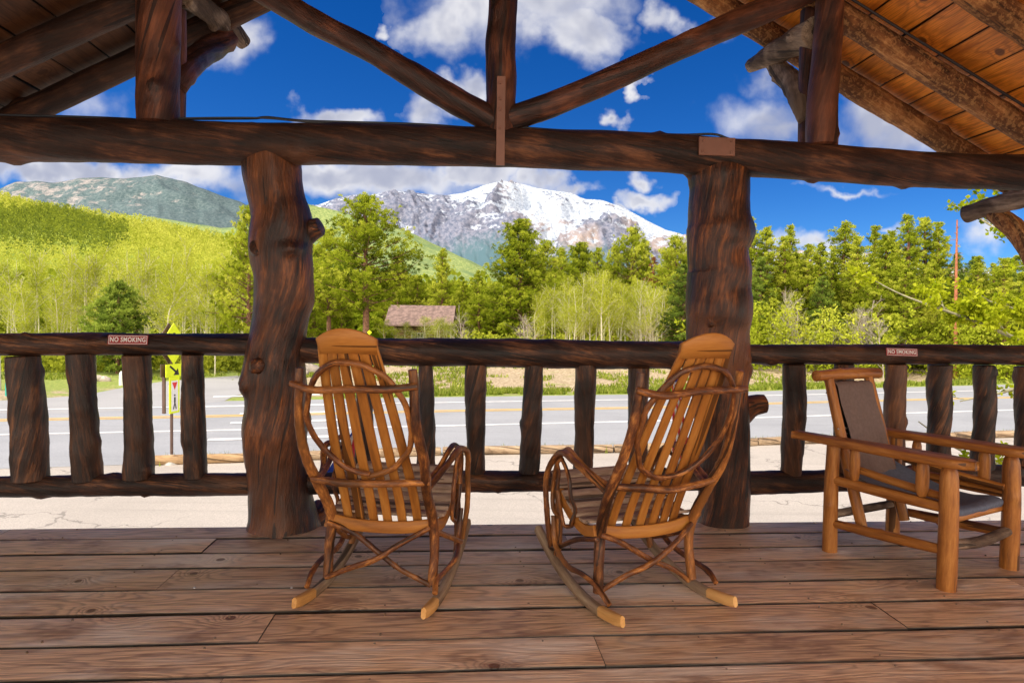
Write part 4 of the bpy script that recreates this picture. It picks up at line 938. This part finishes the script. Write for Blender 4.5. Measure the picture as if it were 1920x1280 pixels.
def bare_trunk():
    x,y,z=at(1797,412,44);zb=float(gh(x,y));r=empty('snag_tree',(x,y,zb));tag(r,'tall bare red brown trunk standing among the right hand pines','dead tree');h=z-zb;rg=np.random.default_rng(3)
    m=MB();log(m,[(.15,0,0),(0,0,h*.5),(-.08,0,h)],[.12,.095,.04],seg=10,step=.25,rough=.06,nk=6)
    m.build('trunk',B_red,r)
    m=MB()
    for k in range(26):
        z_=h*rg.uniform(.35,.97);a_=rg.uniform(0,6.28);l_=rg.uniform(.2,.7);log(m,[(0,0,z_),(math.cos(a_)*l_,math.sin(a_)*l_,z_+rg.uniform(-.05,.2))],[.02,.008],seg=4,step=l_/3,rough=0,caps=False)
    m.build('branch_stubs',B_red,r)
bare_trunk()
G1='pines behind the cabin clearing'
for i,(px,ty,D,w_) in enumerate([(618,428,58,.9),(590,455,66,1.),(745,470,78,.9),(780,515,80,1.),(870,525,84,1.),(900,505,78,.9),(1022,448,66,1.),(1052,462,72,1.),(925,540,90,1.2),(1088,452,78,.9),(1122,462,76,.9),(1152,455,80,.8),(1186,425,78,.75),(1207,445,82,.8),(1250,462,74,.9),(1272,440,58,.8),(1300,430,56,.8),(640,500,62,.8),(722,505,84,.8),(560,470,60,1.),(1135,490,90,1.3),(1180,500,88,1.2),(845,545,95,1.3),(800,555,88,1.1),(1010,500,80,1.1)]):
    tree('pine_tree','pine' if i%3 else 'ponderosa',i%4,px,ty,D,'green pine in the wood between the two log posts',G1,w_)
G2='pines in the dense stand on the right'
tops=[(1340,425),(1380,410),(1412,400),(1440,422),(1470,440),(1484,418),(1512,455),(1538,452),(1560,470),(1586,411),(1606,438),(1640,418),(1662,436),(1678,428),(1702,397),(1735,404),(1762,411),(1790,470),(1830,478),(1862,490),(1895,480),(1930,470)]
for i,(px,ty) in enumerate(tops):
    tree('pine_tree','slim' if i%3 else 'pine',i%5 if i%3 else i%4,px,ty,rng.uniform(47,58),'tall yellow green pine in the dense stand behind the right railing',G2,rng.uniform(.85,1.15),mat=L_pined if i in(17,18,20) else None)
for i in range(26):
    px=1290+i*26+rng.uniform(-8,8)
    tree('pine_tree','slim' if i%2 else 'pine',i%5 if i%2 else i%4,px,rng.uniform(470,530),rng.uniform(44,62),'shorter pine filling the stand behind the right railing',G2+' understorey',rng.uniform(.9,1.4),mat=L_pined if i%5==0 else None)
G3='pale aspens left of the left post'
for i in range(64):
    px=rng.uniform(-60,470);D=rng.uniform(38,75)
    ty=rng.uniform(455,560) if D>50 else rng.uniform(480,590)
    tree('aspen_tree','aspen',i%8,px,ty,D,'thin pale trunked aspen in the yellow green wood on the left',G3,rng.uniform(.9,1.3))
for px,ty,D in ((345,440,50),(250,462,50),(130,470,52),(325,470,45),(262,480,47),(200,500,45),(18,480,46),(403,500,40)):
    tree('aspen_tree','aspen',int(px)%8,px,ty,D,'taller pale aspen standing above the left wood',G3+' tall',.8)
G4='aspen grove in the middle of the view'
for i in range(34):
    px=rng.uniform(1005,1250);e=abs(px-1120)/125
    tree('aspen_tree','aspen',i%8,px,488+e*45+rng.uniform(0,40),rng.uniform(42,56),'pale yellow green aspen in the grove right of the round crowned pine',G4,rng.uniform(.9,1.25))
for i,(px,ty) in enumerate([(1490,545),(1478,560),(1505,570),(1612,575),(1625,585),(1640,560),(865,575),(985,590),(1660,600),(1210,560),(1555,600)]):
    tree('bare_tree','bare',i%4,px,ty,rng.uniform(42,46),'small grey leafless tree in front of the pines','grey leafless trees at the wood edge',1.1)
# left hillside wood, one mass
rg=np.random.default_rng(99)
def hill_wood():
    n=17000;jx=rg.uniform(0,len(hpx)-1.01,n);js=rg.uniform(.0,1,n)**1.25;js=js*(HV.shape[0]-1.01)
    i0=jx.astype(int);s0=js.astype(int);fx=(jx-i0)[:,None];fs=(js-s0)[:,None]
    P=(HV[s0,i0]*(1-fx)+HV[s0,i0+1]*fx)*(1-fs)+(HV[s0+1,i0]*(1-fx)+HV[s0+1,i0+1]*fx)*fs
    keep=(P[:,1]>112)
    P=P[keep];n=len(P)
    px=960+P[:,0]/P[:,1]*1280;py=600-(P[:,2]-H)/P[:,1]*1280
    dark=((px-70)/170)**2+((py-466)/44)**2+ (fbm(px/40,py/20,5)-.5)*.9<1
    hh=rg.uniform(4.5,8.5,n)*np.where(dark,1.1,1)
    K=15
    C=np.repeat(P,K,0);u=rg.uniform(.15,1,n*K);r_=np.repeat(np.where(dark,.18,.24)*hh,K)*(1.05-u*np.repeat(np.where(dark,1,.55),K))
    a_=rg.uniform(0,6.28,n*K);C=C+np.stack([np.cos(a_)*r_*rg.uniform(.2,1,n*K),np.sin(a_)*r_,u*np.repeat(hh,K)],-1)
    T=np.repeat(np.where(dark,.14+rg.uniform(0,.12,n),.5+rg.uniform(0,.36,n)+(fbm(px/50,py/25,8)-.5)*.5),K)+(u-.5)*.16+rg.normal(0,.05,n*K)
    sz=np.repeat(np.clip(np.repeat(P[:,1],K)/330.,.35,1.1),3)[:,None];V,i,TT=blades(C,3,1.0*sz*.8,.40*sz*.75,.3,np.clip(T,.02,.98),rg);m=MB();m.add(V,i,None,TT);o=m.build('hillside_wood',L_hill,smooth=False)
    tag(o,'far aspen and pine wood covering the bright green hillside','wood',kind='stuff')
hill_wood()
# understorey and distant tree mass closing the gaps between trunks
def mass(name,pts,K,L,Wd,mat,label,tint=(.4,.15),sub=14,h=(1,2.2),r=.9,cat='undergrowth'):
    P=np.array(pts);n=len(P);C=np.repeat(P,sub,0);hh=np.repeat(rg.uniform(h[0],h[1],n),sub);u=rg.uniform(0,1,n*sub)
    C=C+np.stack([rg.normal(0,r*.55,n*sub),rg.normal(0,r*.5,n*sub),u*hh],-1)
    T=np.repeat(rg.normal(tint[0],tint[1],n),sub)+(u-.5)*.25
    V,i,TT=blades(C,K,L,Wd,.2,np.clip(T,.02,.98),rg);m=MB();m.add(V,i,None,TT);o=m.build(name,mat,smooth=False);tag(o,label,cat,kind='stuff')
pts=[]
for i in range(520):
    px=rg.uniform(-150,2080);D=rg.uniform(84,108);x,y,_=at(px,600,D);pts.append((x,y,float(gh(x,y))-.3))
mass('distant_wood',pts,3,1.1,.42,L_pine,'dark mass of distant pines behind the nearer trees',(.30,.14),40,(5,9.5),1.7,'wood')
pts=[]
for i in range(900):
    px=rg.uniform(-150,470) if i%2 else rg.uniform(560,2050);D=rg.uniform(47,60) if px>560 else rg.uniform(41,58);x,y,_=at(px,600,D)
    if 700<px<875: continue
    pts.append((x,y,float(gh(x,y))-.1))
mass('undergrowth',pts,3,.30,.09,L_asp,'low leafy scrub at the foot of the trees',(.30,.2),34,(.5,1.8),1.0)
pts=[]
for i in range(170):
    px=rg.uniform(1290,2000);D=rg.uniform(43,50);x,y,_=at(px,600,D);pts.append((x,y,float(gh(x,y))))
mass('young_pines',pts,4,.32,.06,L_pine,'low yellow green young growth in front of the right hand pines',(.55,.14),50,(1.5,4.6),.9)
# grass blades on the verge
def grass():
    n=80000;px=rg.uniform(-150,2080,n);x0=(px-960)/1280
    d=np.where(rg.random(n)<.5,rg.uniform(.0,2.0,n),rg.uniform(1.5,13,n))
    D=35+x0*8;x=x0*D
    for _ in range(4): D=fary(x)+d+.1;x=x0*D
    left=(px<640)
    keep=(fbm(x*.6,D*.6,21)>np.where(d<1.8,.36,.50))&(~left|(d>9.5))
    x=x[keep];D=D[keep];P=np.stack([x,D,gh(x,D)],-1);n=len(P);a_=rg.uniform(0,6.28,n);h_=rg.uniform(.08,.26,n)
    e=np.stack([np.cos(a_)*.05,np.sin(a_)*.05,np.zeros(n)],-1);tp=P+np.stack([rg.normal(0,.07,n),rg.normal(0,.07,n),h_],-1)
    V=np.stack([P-e,P+e,tp],1).reshape(-1,3);i=np.arange(n)[:,None]*3+np.arange(3)[None]
    m=MB();m.add(V,i,None,np.repeat(np.clip(rg.normal(.45,.2,n),.05,.95),3))
    for q in range(260):                       # weeds along the kerb timbers
        t_=rg.uniform(0,1);k_=kp[min(int(t_*12),11)]+(kp[min(int(t_*12)+1,12)]-kp[min(int(t_*12),11)])*(t_*12%1)+rg.normal(0,.09,2)+[0,.16]
        for w_ in range(5):
            p_=np.array([k_[0]+rg.normal(0,.06),k_[1]+rg.normal(0,.04),GZ]);tt=p_+[rg.normal(0,.05),rg.normal(0,.05),rg.uniform(.08,.28)]
            m.add([p_-[.015,0,0],p_+[.015,0,0],tt],[(0,1,2)],None,rg.uniform(.2,.7))
    o=m.build('grass',leaf_mat('verge_grass',(.10,.16,.02),(.26,.33,.04),(.50,.50,.14),.3),smooth=False);tag(o,'short green and straw grass along the road verge','grass',kind='stuff')
grass()
# boulders on the verge left of the middle
rockm=simple('pale_boulder',(.52,.46,.40),.9,.25,3,.8)
for i,(px,py,D,r_) in enumerate([(620,636,52,1.0),(640,628,56,1.3),(598,640,50,.9),(560,705,40,.5),(575,700,42,.6),(185,722,36,.3),(195,724,36,.25)]):
    x,y,_=at(px,py,D);m=MB();n=14
    th,ph=np.meshgrid(np.linspace(0,2*np.pi,n,endpoint=False),np.linspace(.05,np.pi-.05,9));q=1+ (fbm(np.cos(th)*1.6+i*7+3,ph*1.5+np.sin(th)*1.6,i,4)-.5)*.9
    V=np.stack([np.cos(th)*np.sin(ph)*q*r_*1.3,np.sin(th)*np.sin(ph)*q*r_,np.cos(ph)*q*r_*.7],-1).reshape(-1,3)+[x,y,float(gh(x,y))+r_*.35]
    f=[(a_*n+b_,a_*n+(b_+1)%n,(a_+1)*n+(b_+1)%n,(a_+1)*n+b_)[::-1] for a_ in range(8) for b_ in range(n)]+[tuple(range(n)),tuple(range(8*n,9*n))[::-1]]
    m.add(V,f);o=m.build('boulder',rockm);tag(o,'pale boulder lying by the side road left of the cabin','boulder','pale boulders beside the side road')
# ---- cabin
def cabin():
    D=66.;A=np.array(at(728,640,D));B=np.array(at(856,640,D));s_=D/1280
    r=empty('log_cabin',(float(A[0]),D,float(at(0,641,D)[2])-1.2));tag(r,'small brown log cabin with a pinkish grey roof among the pines','cabin')
    wl=log_mat('cabin_log',(.13,.07,.05),(.30,.18,.12),(.42,.28,.19),.8,8,.4,.03);rf=simple('pinkish_shingle_roof',(.25,.17,.15),.85,.35,3,.5)
    L=(843-728)*s_;Hh=2.15+1.2;dp=5.
    m=MB()
    for k in range(13):
        z=.13+k*.26
        log(m,[(0.6,0,z),(L*.5,0.02,z),(L-.2,0,z)],.135,seg=8,step=.6,rough=.03);log(m,[(.7,-.15,z+.1),(.7,dp,z+.1)],.13,seg=8,step=.8,rough=.02);log(m,[(L-.3,-.15,z+.1),(L-.3,dp,z+.1)],.13,seg=8,step=.8,rough=.02)
    m.build('wall',wl,r)
    m=MB();e=.5;zt=Hh;rh=1.85
    for s2 in (-1,1):
        y0=dp/2+s2*(dp/2+e);V=[]
        for x_ in (-.35,L+.35):
            for (y_,z_) in ((y0,zt-.1),(dp/2,zt+rh)): V+= [(x_,y_,z_),(x_,y_,z_+.12)]
        m.add(V,[(0,2,6,4),(1,5,7,3),(0,1,3,2),(4,6,7,5),(0,4,5,1),(2,3,7,6)])
    m.build('roof',rf,r,smooth=False)
    w1=MB()
    for c,sz in (((2.85,-.17,2.17),(1.1,.05,.04)),((2.6,-.17,2.17),(.04,.05,.8)),((3.1,-.17,2.17),(.04,.05,.8)),((2.85,-.17,2.6),(1.15,.06,.08)),((2.85,-.17,1.75),(1.15,.06,.08)),((2.3,-.17,2.17),(.08,.06,.85)),((3.4,-.17,2.17),(.08,.06,.85)),((2.85,-.17,2.17),(.05,.05,.8))): w1.box(c,sz)
    wo_=w1.build('window',M['concrete'],r,smooth=False);p_=MB();p_.box((2.85,-.14,2.17),(1.1,.02,.82));gl=NT('dark_window_glass');gl.principled((.03,.035,.04),.12,spec=.7);p_.build('pane',gl.m,wo_,smooth=False)
    # lean-to porch on the right end
    m=MB();V=[(L+.3,.2,2.75),(L+1.3,.2,2.35),(L+1.3,3.2,2.35),(L+.3,3.2,2.75)];V=V+[(a_,b_,c_+.1) for a_,b_,c_ in V]
    m.add(V,[(0,3,2,1),(4,5,6,7),(0,1,5,4),(1,2,6,5),(2,3,7,6),(3,0,4,7)]);m.build('porch_canopy',M['brownmetal'],r,smooth=False)
    m=MB();log(m,[(L+1.15,.35,0),(L+1.15,.35,2.4)],.08,seg=8);m.build('porch_post',B_asp,r)
    m=MB();log(m,[(L+.1,-.1,0),(L+.1,-.1,3.1)],.1,seg=8);m.build('porch_post',B_asp,r)
cabin()
# ---- crossing sign
def crossing():
    D=16.2;px0=322;b=on_z(px0,869,GZ);D=b[1];k=D/1280
    r=empty('crossing_sign',(b[0],b[1],GZ),R(90-8));tag(r,'fluorescent yellow pedestrian crossing signs on a brown post beside the road','road sign')
    def zz(py): return at(px0,py,D)[2]-GZ
    m=MB();log(m,[(0,0,0),(0,0,zz(612))],.035,seg=8,step=.5,rough=0);m.build('post',M['brownmetal'],r)
    m=MB();log(m,[(0,0,-.02),(0,0,.10),(0,0,.22)],[.19,.15,.06],seg=18,step=.03,rough=.01);m.build('base_collar',M['concrete'],r)
    zc=(zz(605)+zz(683))/2;s=(zz(605)-zz(683))/2
    # local +x is to the right of the sign face, face normal is -y
    def plate(nm,zc,hw,hh,y,mat,diamond=False,th=.02):
        m=MB()
        if diamond: m.box((0,0,0),(hw*1.414,th,hw*1.414),rot=Matrix.Rotation(R(45),4,'Y'),bev=.004)
        else: m.box((0,0,0),(2*hw,th,2*hh),bev=.004)
        o=m.build(nm,mat,r,smooth=False);o.location=(0,y,zc);return o
    dm=plate('diamond_plate',zc,s,s,-.06,M['yellow'],True)
    plate('diamond_plate_back',zc,s,s,.07,M['brownmetal'],True)
    m=MB()
    def tube(p,rad): log(m,[(x_,0,z_) for x_,z_ in p],rad,seg=8,step=.02,rough=0)
    tube([(.0,.21),(.0,.25)],.05);tube([(0,.17),(.0,.02)],[.05,.045]);tube([(0,.02),(.06,-.1),(.13,-.26)],[.035,.03,.025]);tube([(0,.02),(-.04,-.1),(-.13,-.24)],[.035,.03,.025]);tube([(0,.14),(.1,.03),(.15,.0)],.022);tube([(0,.14),(-.08,.05),(-.12,-.03)],.022)
    o=m.build('walking_symbol',M['black'],dm);o.scale=(1,.06,1);o.location=(0,-.0125,0)
    za=(zz(682)+zz(706))/2;h2=(zz(682)-zz(706))/2
    pa=plate('arrow_plate',za,.30,h2,-.06,M['yellow']);plate('arrow_plate_back',za,.30,h2,.07,M['brownmetal'])
    m=MB();m.box((-.03,0,.03),(.24,.003,.045),rot=Matrix.Rotation(R(40),4,'Y'));
    c,s_=math.cos(R(-40)),math.sin(R(-40))
    V=[(.18*c,-.0015,.18*s_),(.05*c-.1*s_,-.0015,.05*s_+.1*c),(.05*c+.1*s_,-.0015,.05*s_-.1*c)];m.add(V+[(a_,.0015,b_) for a_,_,b_ in V],[(0,1,2),(5,4,3),(0,3,4,1),(1,4,5,2),(2,5,3,0)])
    o=m.build('arrow_symbol',M['black'],pa,smooth=False);o.location=(0,-.013,0);o.scale=(1.3,1,1)
    zp=(zz(706)+zz(774))/2;h3=(zz(706)-zz(774))/2
    yp_=plate('yield_panel',zp,.19,h3,-.07,M['yellow'])
    m=MB();m.box((-.15,.09,zp),(.05,.08,h3*2),bev=.01);m.build('panel_back',M['brownmetal'],r,smooth=False)
    m=MB();m.box((0,-.011,-.02),(.25,.003,.72));m.build('white_field',M['white'],yp_,smooth=False)
    m=MB();V=[(-.1,-.0145,.30),(.1,-.0145,.30),(0,-.0145,.12)];m.add(V+[(a_,-.013,c_) for a_,b_,c_ in V],[(0,2,1),(3,4,5),(0,1,4,3),(1,2,5,4),(2,0,3,5)]);m.build('yield_triangle',M['red'],yp_,smooth=False)
    m=MB();log(m,[(0,0,.0),(0,0,.03)],.03,seg=8,rough=0);log(m,[(0,0,-.03),(0,0,-.15)],.03,seg=8,rough=0);log(m,[(0,0,-.15),(.05,0,-.31)],.02,seg=6,rough=0);log(m,[(0,0,-.15),(-.05,0,-.31)],.02,seg=6,rough=0)
    o=m.build('walking_symbol',M['black'],yp_);o.scale=(1,.06,1);o.location=(0,-.0145,-.02)
crossing()
# ---- small things across the road
def upright(name,px,py0,py1,w_px,D,mat,label,cat,cap=None,rad=None):
    b=at(px,py0,D);t_=at(px,py1,D);k=D/1280;m=MB();r=empty(name,(b[0],b[1],float(b[2])));tag(r,label,cat)
    h=t_[2]-b[2];ra=w_px*k/2;log(m,[(0,0,-.3),(0,0,h*.5),(0,0,h)],[ra,ra,ra*.92],seg=12,step=.1,rough=.02);m.build('shaft',mat,r)
    if cap: m=MB();log(m,[(0,0,h),(0,0,h*1.12),(0,0,h*1.28)],[ra*.8,ra*.85,ra*.4],seg=12,step=.04,rough=.01);m.build('cap',cap,r)
upright('marker_post',15,748,718,9,29,M['teal'],'teal marker post with a yellow cap at the far left road edge','marker post',M['yellow'])
upright('marker_post',-3,742,672,9,31,M['concrete'],'pale grey pole at the far left edge of the road','pole',M['concrete'])
upright('marker_post',229,724,702,11,34,M['white'],'short white stump like post at the corner of the side road','post',M['white'])
def ysign():
    b=at(693,623,47);r=empty('warning_sign',(b[0],b[1],float(gh(b[0],b[1]))));tag(r,'tiny yellow diamond sign in front of the wide crowned pine','road sign');h=b[2]-r.location[2]
    m=MB();log(m,[(0,0,0),(0,0,h)],.03,seg=6,rough=0,step=.4);m.build('post',M['brownmetal'],r)
    m=MB();m.box((0,-.05,h),(.24,.02,.24),rot=Matrix.Rotation(R(45),4,'Y'));m.build('plate',M['yellow'],r,smooth=False)
ysign()
# ---- cloth flags outside the railing
def cloth(name,label,apex,left,right,v,segs,pole=None,wav=.02):
    r=empty(name);r.matrix_world=PORCH;tag(r,label,'flag')
    ap=np.array(v3(*apex,v));l_=np.array(v3(*left,v));r2=np.array(v3(*right,v));nn=len(segs)
    a0,a1=ap-[.02,0,0],ap+[.02,0,0]
    for k,(mt) in enumerate(segs):
        m=MB();na,nb_=7,16;U=np.linspace(k/nn,(k+1)/nn,na);Vv=np.linspace(0,1,nb_)
        P=np.zeros((nb_,na,3))
        for j,vv_ in enumerate(Vv):
            lft=a0+(l_-a0)*vv_;rgt=a1+(r2-a1)*vv_
            for i,u_ in enumerate(U): P[j,i]=lft+(rgt-lft)*u_+[0,wav*vv_*math.sin(u_*22+vv_*2),-.03*vv_*math.sin(u_*math.pi)]
        i=(np.arange(nb_-1)[:,None]*na+np.arange(na-1)[None,:]);m.add(P.reshape(-1,3),np.stack([i,i+1,i+1+na,i+na],-1).reshape(-1,4));m.build('cloth_stripe',mt,r)
    if pole: m=MB();log(m,[v3(*pole[0],v+.01),v3(*pole[1],v+.01)],.008,seg=8,rough=0,step=.1);m.build('flag_pole',M['white'],r)
cloth('hanging_flag','blue and red cloth flag hanging outside the rail behind the left rocking chair',(668,806),(607,893),(718,884),.24,[M['flagblue'],M['white'],M['flagred'],M['flagblue'],M['flagblue'],M['flagblue']],((644,806),(652,880)))
cloth('hanging_flag','narrow flag with a blue top and red white stripes hanging behind the right rocking chair',(1266,720),(1262,884),(1300,884),.22,[M['flagred'],M['white'],M['flagred'],M['white'],M['flagred']],((1264,672),(1266,730)),.012)
cloth_top=MB();u0,z0=on_v(1266,684,.22);cloth_top.box((u0,.22,z0-.045),(.035,.012,.12));o=cloth_top.build('flag_canton',M['flagblue'],bpy.data.objects['hanging_flag.001'] if 'hanging_flag.001' in bpy.data.objects else None,smooth=False)
# ---- near leafy tree at the right, its boughs reaching into view
def near_tree():
    r=empty('leafy_tree',at(2300,900,6.6)[:2]+(GZ,));tag(r,'young tree with fresh yellow green leaves reaching in from the right','tree');o_=np.array(r.location)
    rg=np.random.default_rng(5);bark=simple('smooth_pale_bark',(.38,.36,.22),.7,.2,12,.3)
    m=MB();base=o_.copy()
    boughs=[ [(2300,760,6.6),(2100,700,6.6),(1985,660,6.5),(1900,632,6.4),(1830,602,6.5),(1760,578,6.6),(1700,556,6.7),(1655,535,6.8)],
             [(2250,640,6.6),(2080,570,6.8),(1980,500,6.8),(1900,450,6.9),(1850,418,7.0),(1810,392,7.1)],
             [(2250,820,6.2),(2050,760,6.1),(1930,728,6.0),(1870,738,6.0),(1800,752,6.0)],
             [(2250,960,5.9),(2050,940,5.8),(1930,900,5.8),(1850,862,5.8),(1790,838,5.8),(1722,790,5.9)],
             [(2240,700,7.),(2060,640,7.2),(1960,600,7.2),(1890,575,7.3),(1840,560,7.4)],
             [(2200,450,6.8),(2050,420,6.9),(1960,380,6.9),(1890,362,7.0),(1850,352,7.1)]]
    C=[];T=[]
    log(m,[(0,0,0),(.05,0,1.2),(0,.1,2.6),(.1,0,4.5),(0,0,6.3)],[.11,.095,.08,.05,.02],seg=14,step=.1,rough=.04,seed=3)
    for bi,b in enumerate(boughs):
        P=np.array([at(*p) for p in b])-o_;n=len(P)
        st=np.array([0,0,max(P[0][2]-.3,.5)]);P=np.vstack([st,P])
        log(m,P,[.035]+list(np.linspace(.026,.005,n)),seg=8,step=.05,rough=.04,seed=bi)
        S_=spline(P,60)
        for q in range((34,24,13,17,22,20)[bi]):
            f=rg.uniform(.25,1);c0=S_[int(f*59)];d=S_[min(int(f*59)+3,59)]-S_[max(int(f*59)-3,0)];d/=np.linalg.norm(d)+1e-9;d=d+rg.normal(0,.55,3);d[2]+=.45 if bi in(0,1,4,5) else .1
            d/=np.linalg.norm(d);ln=rg.uniform(.12,.42)*(1 if bi in(0,1,4,5) else .6);e=c0+d*ln
            log(m,[c0,c0+d*ln*.5+[0,0,.01],e],[.005,.004,.002],seg=5,step=.06,rough=0,seed=2,caps=False)
            nl=int(ln*(70 if bi in (0,4) else 30))+3;s=rg.uniform(.45,1.08,nl);C.append(c0+(e-c0)*s[:,None]+rg.normal(0,.03,(nl,3)));T.append(rg.normal(.6 if bi!=1 and bi!=5 else .3,.15,nl))
    m.build('boughs',bark,r)
    C=np.concatenate(C);T=np.clip(np.concatenate(T),.03,.97);V,i,TT=blades(C,4,.052,.021,.1,T,rg);c=MB();c.add(V,i,None,TT);c.build('leaves',L_bright,r,smooth=False)
near_tree()
